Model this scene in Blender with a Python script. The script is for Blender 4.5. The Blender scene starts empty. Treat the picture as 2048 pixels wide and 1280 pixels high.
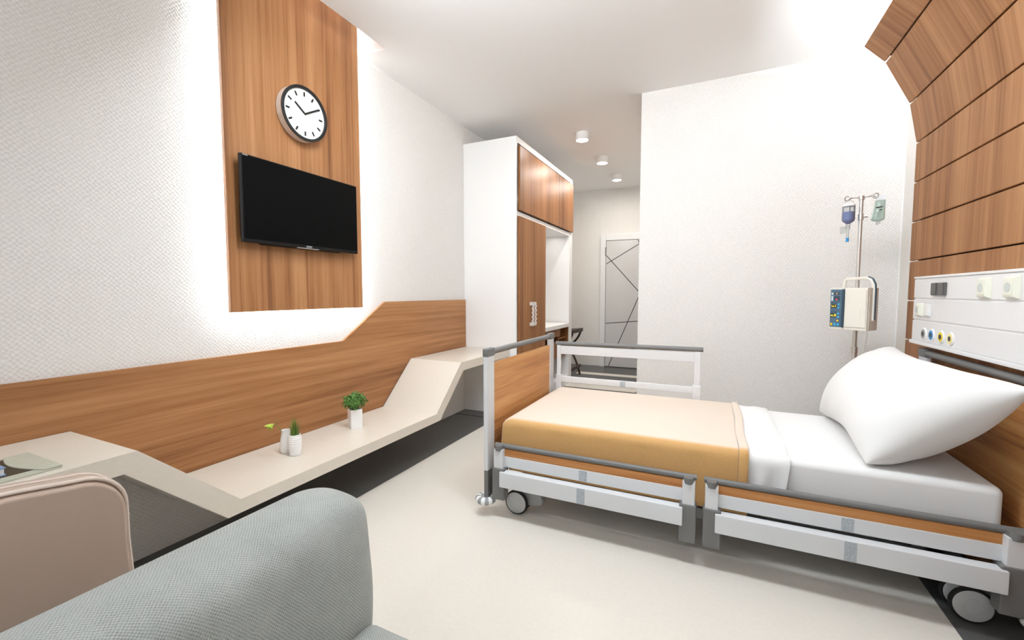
import bpy, bmesh, math, random
from math import sin, cos, pi, radians
from mathutils import Vector, Matrix

random.seed(7)
sc = bpy.context.scene
COL = sc.collection

# ------------------------------------------------------------------ mesh builder
class MB:
    def __init__(self):
        self.bm = bmesh.new()
        self.mi = 0

    def _merge(self, t, M=None):
        if M is not None:
            bmesh.ops.transform(t, matrix=M, verts=t.verts)
        for f in t.faces:
            f.material_index = self.mi
        me = bpy.data.meshes.new('tmp')
        t.to_mesh(me)
        t.free()
        self.bm.from_mesh(me)
        bpy.data.meshes.remove(me)

    def box(self, x0, x1, y0, y1, z0, z1, bev=0.0, seg=2, M=None):
        t = bmesh.new()
        bmesh.ops.create_cube(t, size=1)
        for v in t.verts:
            v.co = Vector(((x0 + x1) / 2 + v.co.x * (x1 - x0), (y0 + y1) / 2 + v.co.y * (y1 - y0), (z0 + z1) / 2 + v.co.z * (z1 - z0)))
        if bev > 0:
            bmesh.ops.bevel(t, geom=t.edges[:], offset=bev, segments=seg, profile=0.5, affect='EDGES', clamp_overlap=True)
        self._merge(t, M)
        return self

    def prism(self, poly, axis, a0, a1, bev=0.0, seg=2, M=None):
        t = bmesh.new()
        def P(p, a):
            return {'x': (a, p[0], p[1]), 'y': (p[0], a, p[1]), 'z': (p[0], p[1], a)}[axis]
        A = [t.verts.new(P(p, a0)) for p in poly]
        B = [t.verts.new(P(p, a1)) for p in poly]
        n = len(poly)
        t.faces.new(A)
        t.faces.new(B[::-1])
        for i in range(n):
            t.faces.new((A[i], B[i], B[(i + 1) % n], A[(i + 1) % n]))
        bmesh.ops.recalc_face_normals(t, faces=t.faces)
        if bev > 0:
            bmesh.ops.bevel(t, geom=t.edges[:], offset=bev, segments=seg, profile=0.5, affect='EDGES', clamp_overlap=True)
        self._merge(t, M)
        return self

    def cyl(self, p0, p1, r0, r1=None, n=24, bev=0.0):
        r1 = r0 if r1 is None else r1
        p0, p1 = Vector(p0), Vector(p1)
        d = p1 - p0
        t = bmesh.new()
        bmesh.ops.create_cone(t, cap_ends=True, segments=n, radius1=r0, radius2=r1, depth=d.length)
        if bev > 0:
            es = [e for e in t.edges if any(len(f.verts) > 4 for f in e.link_faces)]
            bmesh.ops.bevel(t, geom=es, offset=bev, segments=2, profile=0.5, affect='EDGES')
        q = d.to_track_quat('Z', 'Y').to_matrix().to_4x4()
        self._merge(t, Matrix.Translation((p0 + p1) / 2) @ q)
        return self

    def tube(self, pts, r, n=8, closed=False):
        pts = [Vector(p) for p in pts]
        N = len(pts)
        t = bmesh.new()
        rings = []
        up = None
        for i, p in enumerate(pts):
            a = pts[(i - 1) % N] if (closed or i > 0) else p
            b = pts[(i + 1) % N] if (closed or i < N - 1) else p
            d = (b - a).normalized()
            if up is None:
                up = Vector((0, 0, 1)) if abs(d.z) < 0.9 else Vector((1, 0, 0))
            s = d.cross(up).normalized()
            up = s.cross(d).normalized()
            rr = r(i / max(1, N - 1)) if callable(r) else r
            rings.append([t.verts.new(p + (s * cos(2 * pi * k / n) + up * sin(2 * pi * k / n)) * rr) for k in range(n)])
        M = N if closed else N - 1
        for i in range(M):
            A, B = rings[i], rings[(i + 1) % N]
            for k in range(n):
                t.faces.new((A[k], A[(k + 1) % n], B[(k + 1) % n], B[k]))
        if not closed:
            t.faces.new(rings[0][::-1])
            t.faces.new(rings[-1])
        bmesh.ops.recalc_face_normals(t, faces=t.faces)
        self._merge(t)
        return self

    def lathe(self, prof, c=(0, 0, 0), n=32, M=None):
        t = bmesh.new()
        rings = []
        for (r, z) in prof:
            if r < 1e-6:
                rings.append([t.verts.new((c[0], c[1], c[2] + z))])
            else:
                rings.append([t.verts.new((c[0] + r * cos(2 * pi * k / n), c[1] + r * sin(2 * pi * k / n), c[2] + z)) for k in range(n)])
        for A, B in zip(rings, rings[1:]):
            for k in range(n):
                k2 = (k + 1) % n
                if len(A) == 1 and len(B) == 1:
                    continue
                if len(A) == 1:
                    t.faces.new((A[0], B[k], B[k2]))
                elif len(B) == 1:
                    t.faces.new((A[k], B[0], A[k2]))
                else:
                    t.faces.new((A[k], A[k2], B[k2], B[k]))
        bmesh.ops.recalc_face_normals(t, faces=t.faces)
        self._merge(t, M)
        return self

    def grid(self, fn, nu, nv, thick=0.0, M=None):
        t = bmesh.new()
        V = [[t.verts.new(fn(i / nu, j / nv)) for j in range(nv + 1)] for i in range(nu + 1)]
        for i in range(nu):
            for j in range(nv):
                t.faces.new((V[i][j], V[i + 1][j], V[i + 1][j + 1], V[i][j + 1]))
        bmesh.ops.remove_doubles(t, verts=t.verts, dist=1e-6)
        bmesh.ops.recalc_face_normals(t, faces=t.faces)
        if thick:
            bmesh.ops.solidify(t, geom=t.faces[:], thickness=thick)
            bmesh.ops.recalc_face_normals(t, faces=t.faces)
        self._merge(t, M)
        return self

    def quad(self, a, b, c, d):
        vs = [self.bm.verts.new(p) for p in (a, b, c, d)]
        f = self.bm.faces.new(vs)
        f.material_index = self.mi
        return self

    def build(self, name, mat, parent=None, local=False, smooth=40, origin=None):
        me = bpy.data.meshes.new(name)
        o = bpy.data.objects.new(name, me)
        COL.objects.link(o)
        if parent is not None:
            o.parent = parent
            off = OFF.get(parent.name, Vector((0, 0, 0)))
            OFF[o.name] = Vector((0, 0, 0)) if local else off
            if not local:
                bmesh.ops.translate(self.bm, vec=-off, verts=self.bm.verts)
        else:
            if origin is not None:
                o.location = origin
                bmesh.ops.translate(self.bm, vec=-Vector(origin), verts=self.bm.verts)
                OFF[o.name] = Vector(origin)
            else:
                OFF[o.name] = Vector((0, 0, 0))
        self.bm.to_mesh(me)
        self.bm.free()
        for m in (mat if isinstance(mat, (list, tuple)) else [mat]):
            me.materials.append(m)
        if smooth:
            for p in me.polygons:
                p.use_smooth = True
        me.set_sharp_from_angle(angle=radians(smooth))
        if smooth <= 60:
            wn = o.modifiers.new('weighted_normals', 'WEIGHTED_NORMAL')
            wn.keep_sharp = True
        return o

OFF = {}

def tag(o, label=None, cat=None, group=None, kind=None):
    if label: o['label'] = label
    if cat: o['category'] = cat
    if group: o['group'] = group
    if kind: o['kind'] = kind
    return o

def thing(name, label, cat, loc, group=None, rotz=0.0):
    o = bpy.data.objects.new(name, None)
    COL.objects.link(o)
    o.empty_display_size = 0.05
    o.location = loc
    o.rotation_euler = (0, 0, rotz)
    OFF[o.name] = Vector(loc)
    return tag(o, label, cat, group)

def copy_tree(o, parent=None):
    c = o.copy()
    COL.objects.link(c)
    c.parent = parent
    for ch in [x for x in bpy.data.objects if x.parent == o]:
        copy_tree(ch, c)
    return c

def text(name, s, size, loc, rot, mat, parent, align='CENTER', extrude=0.0004, sx=1.0):
    cu = bpy.data.curves.new(name, 'FONT')
    cu.body = s
    cu.size = size
    cu.align_x = align
    cu.align_y = 'CENTER'
    cu.extrude = extrude
    o = bpy.data.objects.new(name, cu)
    COL.objects.link(o)
    o.parent = parent
    o.location = Vector(loc) - OFF.get(parent.name, Vector((0, 0, 0)))
    o.rotation_euler = rot
    o.scale = (sx, 1, 1)
    cu.materials.append(mat)
    me = bpy.data.meshes.new_from_object(o)
    o2 = bpy.data.objects.new(name, me)
    COL.objects.link(o2)
    o2.parent = parent
    o2.location, o2.rotation_euler, o2.scale = o.location, o.rotation_euler, o.scale
    bpy.data.objects.remove(o)
    bpy.data.curves.remove(cu)
    o2.name = name
    return o2

# ------------------------------------------------------------------ materials
def lin(c):
    return tuple(((x / 255) / 12.92 if x / 255 <= 0.04045 else ((x / 255 + 0.055) / 1.055) ** 2.4) for x in c) + (1.0,)

class NT:
    def __init__(self, name):
        self.m = bpy.data.materials.new(name)
        self.m.use_nodes = True
        self.t = self.m.node_tree
        self.b = self.t.nodes['Principled BSDF']
    def n(self, typ, **kw):
        x = self.t.nodes.new(typ)
        for k, v in kw.items():
            setattr(x, k, v)
        return x
    def l(self, a, b):
        self.t.links.new(a, b)
    def math(self, op, a, b=None):
        x = self.n('ShaderNodeMath', operation=op)
        for i, v in enumerate((a, b)):
            if v is None: continue
            if isinstance(v, (int, float)): x.inputs[i].default_value = v
            else: self.l(v, x.inputs[i])
        return x.outputs[0]
    def coords(self, scale=(1, 1, 1)):
        tc = self.n('ShaderNodeTexCoord')
        mp = self.n('ShaderNodeMapping')
        mp.inputs['Scale'].default_value = scale
        self.l(tc.outputs['Object'], mp.inputs['Vector'])
        return mp.outputs[0]
    def noise(self, vec, scale, detail=4, rough=0.55, dist=0.0):
        x = self.n('ShaderNodeTexNoise')
        self.l(vec, x.inputs['Vector'])
        x.inputs['Scale'].default_value = scale
        x.inputs['Detail'].default_value = detail
        x.inputs['Roughness'].default_value = rough
        x.inputs['Distortion'].default_value = dist
        return x.outputs['Fac']
    def ramp(self, fac, stops):
        x = self.n('ShaderNodeValToRGB')
        e = x.color_ramp.elements
        while len(e) < len(stops): e.new(0.5)
        for i, (p, c) in enumerate(stops):
            e[i].position = p
            e[i].color = c
        self.l(fac, x.inputs['Fac'])
        return x.outputs['Color']
    def bump(self, h, strength=0.3, dist=0.01):
        x = self.n('ShaderNodeBump')
        x.inputs['Strength'].default_value = strength
        x.inputs['Distance'].default_value = dist
        self.l(h, x.inputs['Height'])
        self.l(x.outputs['Normal'], self.b.inputs['Normal'])

def plain(name, rgb, rough=0.5, metal=0.0, spec=0.5, coat=0.0, bump=None, var=0.0, sheen=0.0, emit=None, estr=0.0):
    k = NT(name)
    b = k.b
    c = lin(rgb)
    b.inputs['Base Color'].default_value = c
    b.inputs['Roughness'].default_value = rough
    b.inputs['Metallic'].default_value = metal
    b.inputs['Specular IOR Level'].default_value = spec
    b.inputs['Coat Weight'].default_value = coat
    b.inputs['Sheen Weight'].default_value = sheen
    if var > 0:
        v = k.coords()
        f = k.noise(v, 60, 3)
        lo = tuple(x * (1 - var) for x in c[:3]) + (1,)
        hi = tuple(min(1, x * (1 + var)) for x in c[:3]) + (1,)
        k.l(k.ramp(f, [(0.3, lo), (0.7, hi)]), b.inputs['Base Color'])
    if bump:
        v = k.coords()
        k.bump(k.noise(v, bump[0], 3), bump[1], bump[2] if len(bump) > 2 else 0.002)
    if emit:
        b.inputs['Emission Color'].default_value = lin(emit)
        b.inputs['Emission Strength'].default_value = estr
    return k.m

def wood(name, scale, dark=(106, 68, 42), mid=(152, 104, 66), light=(182, 134, 92), rough=0.38, seed=0.0, fine=1.0):
    k = NT(name)
    tc = k.n('ShaderNodeTexCoord')
    mp = k.n('ShaderNodeMapping')
    mp.inputs['Scale'].default_value = scale
    mp.inputs['Location'].default_value = (seed, seed * 1.7, seed * 0.6)
    k.l(tc.outputs['Object'], mp.inputs['Vector'])
    v = mp.outputs[0]
    a = k.noise(v, 0.45, 3, 0.55, 0.08)          # broad boards
    b2 = k.noise(v, 2.1, 6, 0.62, 0.12)         # streaks
    c = k.noise(v, 9.0, 4, 0.6, 0.1)            # fine fibre
    s = k.math('ADD', k.math('MULTIPLY', a, 0.50), k.math('MULTIPLY', b2, 0.38))
    s = k.math('ADD', s, k.math('MULTIPLY', c, 0.12 * fine))
    col = k.ramp(s, [(0.36, lin(dark)), (0.48, lin(mid)), (0.56, lin(tuple((m + l) / 2 for m, l in zip(mid, light)))), (0.66, lin(light))])
    k.l(col, k.b.inputs['Base Color'])
    k.b.inputs['Roughness'].default_value = rough
    k.b.inputs['Specular IOR Level'].default_value = 0.22
    k.bump(c, 0.08, 0.001)
    return k.m

GX, GY, GZ = (1.3, 24, 24), (24, 1.3, 24), (24, 24, 1.3)
M = {}
M['wood_z'] = wood('veneer_vertical_grain', (3, 24, 0.5))
M['wood_z2'] = wood('veneer_cupboard_grain', (22, 22, 0.45), dark=(104, 66, 38), mid=(142, 94, 56), light=(170, 120, 76), seed=3.1)
M['wood_y'] = wood('veneer_backsplash_grain', (20, 0.5, 20), seed=5.2)
M['wood_head'] = wood('veneer_headwall_grain', (0.4, 17, 0.4), dark=(108, 70, 44), mid=(148, 102, 66), light=(176, 130, 90), seed=1.7, rough=0.58)
M['wood_bedy'] = wood('bed_board_grain', (30, 1.0, 30), dark=(142, 94, 56), mid=(188, 132, 80), light=(214, 164, 108), seed=2.2)
M['wood_bedx'] = wood('bed_rail_grain', (0.9, 40, 40), dark=(128, 80, 45), mid=(170, 112, 65), light=(196, 142, 90), seed=4.4)
M['groove'] = plain('dark_groove', (52, 34, 24), 0.8)

def wallpaper():
    k = NT('woven_wallpaper')
    tc = k.n('ShaderNodeTexCoord')
    sp = k.n('ShaderNodeSeparateXYZ')
    dn = k.n('ShaderNodeTexNoise')
    dn.inputs['Scale'].default_value = 34
    dn.inputs['Detail'].default_value = 3
    k.l(tc.outputs['Object'], dn.inputs['Vector'])
    vm = k.n('ShaderNodeVectorMath', operation='SCALE')
    vm.inputs['Scale'].default_value = 0.017
    k.l(dn.outputs['Color'], vm.inputs[0])
    va = k.n('ShaderNodeVectorMath', operation='ADD')
    k.l(tc.outputs['Object'], va.inputs[0])
    k.l(vm.outputs[0], va.inputs[1])
    k.l(va.outputs[0], sp.inputs[0])
    u = k.math('ADD', sp.outputs['X'], sp.outputs['Y'])
    c1 = k.math('COSINE', k.math('MULTIPLY', u, 2 * pi / 0.0205))
    c2 = k.math('COSINE', k.math('MULTIPLY', sp.outputs['Z'], pi / 0.0100))
    h = k.math('MULTIPLY', c1, c2)
    n2 = k.noise(tc.outputs['Object'], 120, 2)
    n3 = k.noise(tc.outputs['Object'], 5, 2)
    h = k.math('MULTIPLY', h, k.math('ADD', n3, -0.05))
    h = k.math('ADD', k.math('MULTIPLY', h, 0.6), k.math('MULTIPLY', n2, 0.55))
    col = k.ramp(h, [(0.0, lin((216, 212, 207))), (0.55, lin((233, 230, 226)))])
    k.l(col, k.b.inputs['Base Color'])
    k.b.inputs['Roughness'].default_value = 0.85
    k.b.inputs['Specular IOR Level'].default_value = 0.2
    k.bump(h, 0.5, 0.0036)
    return k.m
M['wallpaper'] = wallpaper()
M['ceiling'] = plain('ceiling_paint', (240, 240, 240), 0.9, spec=0.2)
M['cream_floor'] = plain('cream_vinyl_floor', (224, 218, 208), 0.32, spec=0.35, var=0.02)
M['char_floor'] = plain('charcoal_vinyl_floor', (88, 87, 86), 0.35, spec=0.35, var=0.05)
M['black'] = plain('black_line', (22, 22, 22), 0.5)
M['solid'] = plain('cream_solid_surface', (222, 214, 201), 0.3, spec=0.4, var=0.015)
M['white'] = plain('white_lacquer', (236, 235, 234), 0.35, spec=0.4)
M['led'] = plain('led_strip_white', (255, 255, 255), 0.5, emit=(255, 250, 242), estr=12)
M['diffuser'] = plain('lamp_diffuser', (255, 255, 255), 0.5, emit=(255, 250, 244), estr=5)
M['tvblack'] = plain('screen_black', (4, 4, 4), 0.45, spec=0.06)
M['tvframe'] = plain('bezel_black', (16, 14, 15), 0.4, spec=0.2)
M['silver'] = plain('silver_trim', (190, 188, 186), 0.3, metal=0.9)
M['logo'] = plain('logo_silver', (228, 228, 228), 0.4)
M['clockface'] = plain('clock_face_white', (228, 226, 222), 0.5)
M['clockrim'] = plain('clock_rim_black', (10, 10, 10), 0.4)
M['clockside'] = plain('clock_case_beige', (222, 208, 196), 0.45)
M['faint'] = plain('faint_print', (206, 204, 200), 0.6)
M['ceramic'] = plain('white_ceramic', (238, 237, 236), 0.22, spec=0.5)
M['leaf'] = plain('box_leaf_green', (88, 132, 54), 0.5, var=0.5)
M['grass'] = plain('grass_blade_green', (98, 128, 44), 0.5, var=0.35)
M['lily'] = plain('lily_bloom_green', (168, 194, 66), 0.45, var=0.1)
M['stem'] = plain('stem_green', (92, 128, 44), 0.5)
M['soil'] = plain('soil_dark', (44, 34, 24), 0.9)
M['alu'] = plain('light_grey_metal', (212, 213, 215), 0.4, spec=0.45)
M['dgrey'] = plain('dark_grey_plastic', (112, 111, 110), 0.45, spec=0.4, bump=(900, 0.15, 0.0006))
M['rubber'] = plain('black_rubber', (14, 14, 14), 0.6)
M['wheel'] = plain('wheel_grey', (182, 181, 180), 0.45)
M['bump_white'] = plain('bumper_white', (238, 238, 238), 0.45)
M['bump_grey'] = plain('bumper_grey', (150, 150, 150), 0.45)
M['cotton'] = plain('white_cotton', (230, 229, 228), 0.8, spec=0.15, sheen=0.15)
M['chassis'] = plain('chassis_grey', (150, 150, 150), 0.5, spec=0.4)
M['console'] = plain('console_white', (228, 227, 227), 0.4, spec=0.4)
M['socket'] = plain('socket_cream', (226, 226, 212), 0.35)
M['sockhole'] = plain('socket_well', (196, 202, 196), 0.4)
M['switch'] = plain('switch_grey', (92, 91, 90), 0.4, bump=(700, 0.2, 0.0006))
M['blue'] = plain('outlet_blue', (52, 140, 200), 0.4)
M['yellow'] = plain('outlet_yellow', (232, 206, 48), 0.4)
M['pale'] = plain('outlet_pale_yellow', (240, 224, 150), 0.4)
M['ogrey'] = plain('outlet_grey', (150, 150, 150), 0.4)
M['ohole'] = plain('outlet_socket_black', (38, 38, 40), 0.4)
M['steel'] = plain('polished_steel', (222, 219, 215), 0.3, metal=0.85)
M['hook'] = plain('hook_steel', (150, 140, 130), 0.3, metal=1.0)
M['pump'] = plain('pump_ivory', (226, 221, 210), 0.4)
M['pumpside'] = plain('pump_beige', (206, 197, 184), 0.45)
M['navy'] = plain('pump_navy', (46, 68, 84), 0.4)
M['slate'] = plain('pump_slate', (76, 102, 122), 0.4)
M['display'] = plain('display_black', (36, 28, 18), 0.3)
M['digits'] = plain('display_digits_yellow', (240, 220, 70), 0.4, emit=(240, 220, 70), estr=0.7)
M['lcdred'] = plain('indicator_red', (210, 60, 66), 0.4, emit=(210, 60, 66), estr=0.4)
M['lcdorange'] = plain('indicator_orange', (232, 150, 60), 0.4, emit=(232, 150, 60), estr=0.4)
M['btnblue'] = plain('button_blue', (66, 168, 214), 0.4)
M['btnyellow'] = plain('button_yellow', (226, 190, 50), 0.4)
M['btnwhite'] = plain('panel_print_white', (200, 212, 216), 0.4)
M['sticker'] = None
M['folder'] = plain('sage_leatherette', (186, 186, 170), 0.5, var=0.04)
M['folderin'] = plain('olive_brown_felt', (66, 54, 32), 0.85)
M['cover'] = plain('book_cover_blue', (120, 150, 190), 0.35)
M['paper'] = plain('paper_white', (226, 228, 232), 0.7)
M['coverart'] = plain('book_cover_orange', (208, 150, 110), 0.4)
M['rackwood'] = plain('dark_walnut', (62, 42, 32), 0.4, var=0.15)
M['strap'] = plain('brown_webbing', (84, 70, 66), 0.7)
M['doorgloss'] = plain('gloss_white_door', (206, 204, 202), 0.12, spec=0.5, coat=0.4)
M['doorframe'] = plain('door_casing_white', (226, 225, 224), 0.3)
M['leather'] = plain('taupe_leather', (186, 164, 148), 0.42, spec=0.4, bump=(160, 0.05, 0.002))
M['piping'] = plain('taupe_piping', (228, 213, 202), 0.4)
M['handle'] = plain('satin_white_handle', (218, 212, 206), 0.35)
M['chrome'] = plain('chrome', (200, 200, 200), 0.15, metal=1.0)

def sticker_mat():
    k = NT('worn_print_label')
    v = k.coords((300, 300, 900))
    f = k.noise(v, 1.0, 3, 0.7)
    k.l(k.ramp(f, [(0.40, lin((128, 138, 148))), (0.62, lin((204, 207, 210)))]), k.b.inputs['Base Color'])
    return k.m
M['sticker'] = sticker_mat()

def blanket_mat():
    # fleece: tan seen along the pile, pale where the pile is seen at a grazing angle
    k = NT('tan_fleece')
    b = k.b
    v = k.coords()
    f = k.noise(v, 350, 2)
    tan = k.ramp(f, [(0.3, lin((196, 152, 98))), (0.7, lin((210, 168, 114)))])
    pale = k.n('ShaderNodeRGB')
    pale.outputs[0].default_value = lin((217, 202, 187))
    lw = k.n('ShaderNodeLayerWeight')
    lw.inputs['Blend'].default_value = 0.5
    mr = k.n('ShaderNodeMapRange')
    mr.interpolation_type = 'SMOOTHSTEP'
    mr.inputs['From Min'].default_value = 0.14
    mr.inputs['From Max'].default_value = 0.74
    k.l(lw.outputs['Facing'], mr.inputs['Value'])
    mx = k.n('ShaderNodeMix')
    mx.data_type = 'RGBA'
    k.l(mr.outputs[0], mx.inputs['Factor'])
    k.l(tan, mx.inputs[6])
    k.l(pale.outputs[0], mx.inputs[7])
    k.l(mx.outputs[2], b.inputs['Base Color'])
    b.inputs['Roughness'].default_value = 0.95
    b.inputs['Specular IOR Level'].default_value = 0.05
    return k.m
M['blanket'] = blanket_mat()

def weave_mat():
    k = NT('grey_basket_weave')
    tc = k.n('ShaderNodeTexCoord')
    dn = k.n('ShaderNodeTexNoise')
    dn.inputs['Scale'].default_value = 40
    k.l(tc.outputs['Object'], dn.inputs['Vector'])
    vm = k.n('ShaderNodeVectorMath', operation='SCALE')
    vm.inputs['Scale'].default_value = 0.0045
    k.l(dn.outputs['Color'], vm.inputs[0])
    va = k.n('ShaderNodeVectorMath', operation='ADD')
    k.l(tc.outputs['Object'], va.inputs[0])
    k.l(vm.outputs[0], va.inputs[1])
    sp = k.n('ShaderNodeSeparateXYZ')
    k.l(va.outputs[0], sp.inputs[0])
    u = sp.outputs['Y']
    w = k.math('SUBTRACT', sp.outputs['Z'], sp.outputs['X'])
    p = 0.0042
    h = k.math('MULTIPLY', k.math('COSINE', k.math('MULTIPLY', u, 2 * pi / (p * 1.5))), k.math('COSINE', k.math('MULTIPLY', w, pi / p)))
    n2 = k.noise(tc.outputs['Object'], 9, 4)
    n4 = k.noise(tc.outputs['Object'], 300, 2)
    n5 = k.noise(tc.outputs['Object'], 60, 3)
    h = k.math('MULTIPLY', h, k.math('ADD', k.math('MULTIPLY', n5, 1.6), -0.15))
    hh = k.math('ADD', k.math('MULTIPLY', h, 0.5), 0.5)
    f = k.math('ADD', k.math('MULTIPLY', hh, 0.5), k.math('ADD', k.math('MULTIPLY', n2, 0.3), k.math('MULTIPLY', n4, 0.25)))
    k.l(k.ramp(f, [(0.22, lin((120, 122, 119))), (0.55, lin((172, 175, 171))), (0.85, lin((200, 202, 197)))]), k.b.inputs['Base Color'])
    k.b.inputs['Roughness'].default_value = 0.9
    k.b.inputs['Specular IOR Level'].default_value = 0.15
    k.b.inputs['Sheen Weight'].default_value = 0.2
    k.bump(h, 0.35, 0.0015)
    return k.m
M['weave'] = weave_mat()

def glassy(name, rgb, alpha_mix=0.75, rough=0.05):
    k = NT(name)
    tr = k.n('ShaderNodeBsdfTransparent')
    tr.inputs['Color'].default_value = lin(rgb)
    mx = k.n('ShaderNodeMixShader')
    fr = k.n('ShaderNodeFresnel')
    fr.inputs['IOR'].default_value = 1.4
    k.b.inputs['Base Color'].default_value = lin(rgb)
    k.b.inputs['Roughness'].default_value = rough
    fac = k.math('ADD', k.math('MULTIPLY', fr.outputs[0], 0.8), 1 - alpha_mix)
    k.l(fac, mx.inputs['Fac'])
    k.l(tr.outputs[0], mx.inputs[1])
    k.l(k.b.outputs[0], mx.inputs[2])
    k.l(mx.outputs[0], k.t.nodes['Material Output'].inputs['Surface'])
    return k.m
M['clear'] = glassy('clear_plastic', (236, 238, 238), 0.85)
M['bagclear'] = glassy('bag_plastic', (206, 218, 211), 0.72, 0.12)
M['tubing'] = plain('tubing_plastic', (226, 224, 221), 0.3)
M['bluefluid'] = glassy('blue_fluid', (112, 150, 226), 0.5, 0.1)
M['liquid'] = glassy('saline_fluid', (196, 212, 204), 0.6, 0.1)
M['ink'] = plain('label_ink', (40, 46, 50), 0.6)

# ------------------------------------------------------------------ dimensions
XL, XR = -2.32, 1.14        # long walls
YF = 3.82                   # far wall
YC = 7.04                   # corridor end
YN = -1.7                   # wall behind the camera
ZC = 2.865
XCOR = -0.596               # corridor right side

# ------------------------------------------------------------------ setting
def st(o):
    return tag(o, kind='structure')

# floor with inlaid bands
b = MB()
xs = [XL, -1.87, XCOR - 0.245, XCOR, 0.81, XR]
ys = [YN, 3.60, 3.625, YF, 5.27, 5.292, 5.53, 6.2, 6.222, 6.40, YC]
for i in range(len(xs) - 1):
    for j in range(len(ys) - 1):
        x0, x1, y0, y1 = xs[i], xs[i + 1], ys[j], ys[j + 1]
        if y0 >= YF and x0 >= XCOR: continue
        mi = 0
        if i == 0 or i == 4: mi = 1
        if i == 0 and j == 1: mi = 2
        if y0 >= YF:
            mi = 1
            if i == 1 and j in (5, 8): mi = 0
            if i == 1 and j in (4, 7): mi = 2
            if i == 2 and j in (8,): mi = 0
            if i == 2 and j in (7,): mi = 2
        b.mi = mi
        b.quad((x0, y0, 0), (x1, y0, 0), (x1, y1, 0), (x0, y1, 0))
b.mi = 0
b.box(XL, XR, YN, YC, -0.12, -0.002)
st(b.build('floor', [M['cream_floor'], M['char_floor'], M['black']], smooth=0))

b = MB(); b.box(XL - 0.15, XL, YN, YC + 0.15, -0.12, 3.2)
st(b.build('wall_left', M['wallpaper'], smooth=0))
b = MB(); b.box(XR, XR + 0.15, YN, YF, -0.12, 3.2)
st(b.build('wall_right', M['wallpaper'], smooth=0))
b = MB(); b.box(XCOR, XR + 0.15, YF, YC + 0.15, -0.12, 3.2)
st(b.build('wall_far', M['wallpaper'], smooth=0))
b = MB(); b.box(XL, XCOR, YC, YC + 0.15, -0.12, 3.2)
st(b.build('wall_corridor', M['wallpaper'], smooth=0))
# wall behind the camera with an unseen window opening added for fill light
wx0, wx1, wz0, wz1 = -1.9, 0.7, 0.85, 2.55
b = MB()
b.box(XL - 0.15, wx0, YN - 0.15, YN, -0.12, 3.2)
b.box(wx1, XR + 0.15, YN - 0.15, YN, -0.12, 3.2)
b.box(wx0, wx1, YN - 0.15, YN, -0.12, wz0)
b.box(wx0, wx1, YN - 0.15, YN, wz1, 3.2)
st(b.build('wall_near', M['wallpaper'], smooth=0))
b = MB()
for (x0, x1, z0, z1) in ((wx0, wx1, wz0, wz0 + .05), (wx0, wx1, wz1 - .05, wz1), (wx0, wx0 + .05, wz0, wz1), (wx1 - .05, wx1, wz0, wz1), (-.63, -.57, wz0, wz1)):
    b.box(x0, x1, YN - 0.10, YN - 0.04, z0, z1, 0.004)
st(b.build('fill_window', M['white'], smooth=0))

# ceiling with the light slot above the television panel
NX0, NX1, NY0, NY1, NZ = XL, -2.08, 1.30, 2.40, 3.12
b = MB()
b.box(NX1, XR, YN, YC, ZC, ZC + 0.1)
b.box(XL, NX1, YN, NY0, ZC, ZC + 0.1)
b.box(XL, NX1, NY1, YC, ZC, ZC + 0.1)
b.box(XL, NX1, NY0, NY1, NZ, NZ + 0.05)
b.box(NX1, NX1 + 0.02, NY0, NY1, ZC + 0.1, NZ)
b.box(XL, NX1, NY0 - 0.02, NY0, ZC + 0.1, NZ)
b.box(XL, NX1, NY1, NY1 + 0.02, ZC + 0.1, NZ)
st(b.build('ceiling', M['ceiling'], smooth=0))

# corridor door
dx0, dx1, dh = -1.612, -0.71, 2.045
b = MB()
b.box(-1.70, dx0, YC - 0.05, YC, 0, 2.15, 0.006)
b.box(dx1, -0.62, YC - 0.05, YC, 0, 2.15, 0.006)
b.box(dx0, dx1, YC - 0.05, YC, dh, 2.15, 0.006)
door = st(b.build('door_1', M['doorframe'], smooth=40))
b = MB(); b.box(dx0 + 0.006, dx1 - 0.006, YC - 0.045, YC - 0.005, 0.01, dh - 0.006, 0.003)
leaf = b.build('door_leaf', M['doorgloss'], door)
def inlay(x0, z0, x1, z1):
    d = Vector((x1 - x0, 0, z1 - z0)); L = d.length; d.normalize()
    n = Vector((-d.z, 0, d.x)) * 0.0055
    y0, y1 = YC - 0.0462, YC - 0.044
    bb = MB()
    p = Vector((x0, 0, z0)); q = Vector((x1, 0, z1))
    bb.prism([((p + n).x, (p + n).z), ((q + n).x, (q + n).z), ((q - n).x, (q - n).z), ((p - n).x, (p - n).z)], 'y', y0, y1)
    bb.build('inlay', M['black'], leaf, smooth=0)
inlay(-1.60, 1.806, -0.80, 0.907)
inlay(-1.60, 1.673, -1.087, 1.972)
inlay(-1.11, 2.036, -1.085, 1.975)
inlay(-1.60, 0.713, -0.72, 0.793)
inlay(-0.90, 1.60, -1.545, 0.02)
inlay(-1.60, 0.204, -0.72, 0.43)
b = MB(); b.cyl((-0.80, YC - 0.05, 1.0), (-0.80, YC - 0.095, 1.0), 0.011); b.box(-0.93, -0.79, YC - 0.105, YC - 0.085, 0.99, 1.01, 0.006)
b.build('door_handle', M['dgrey'], leaf)
b = MB(); b.cyl((dx0, YC - 0.053, 1.80), (dx0, YC - 0.053, 1.94), 0.008, n=12)
b.build('hinge', M['dgrey'], door)

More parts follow.
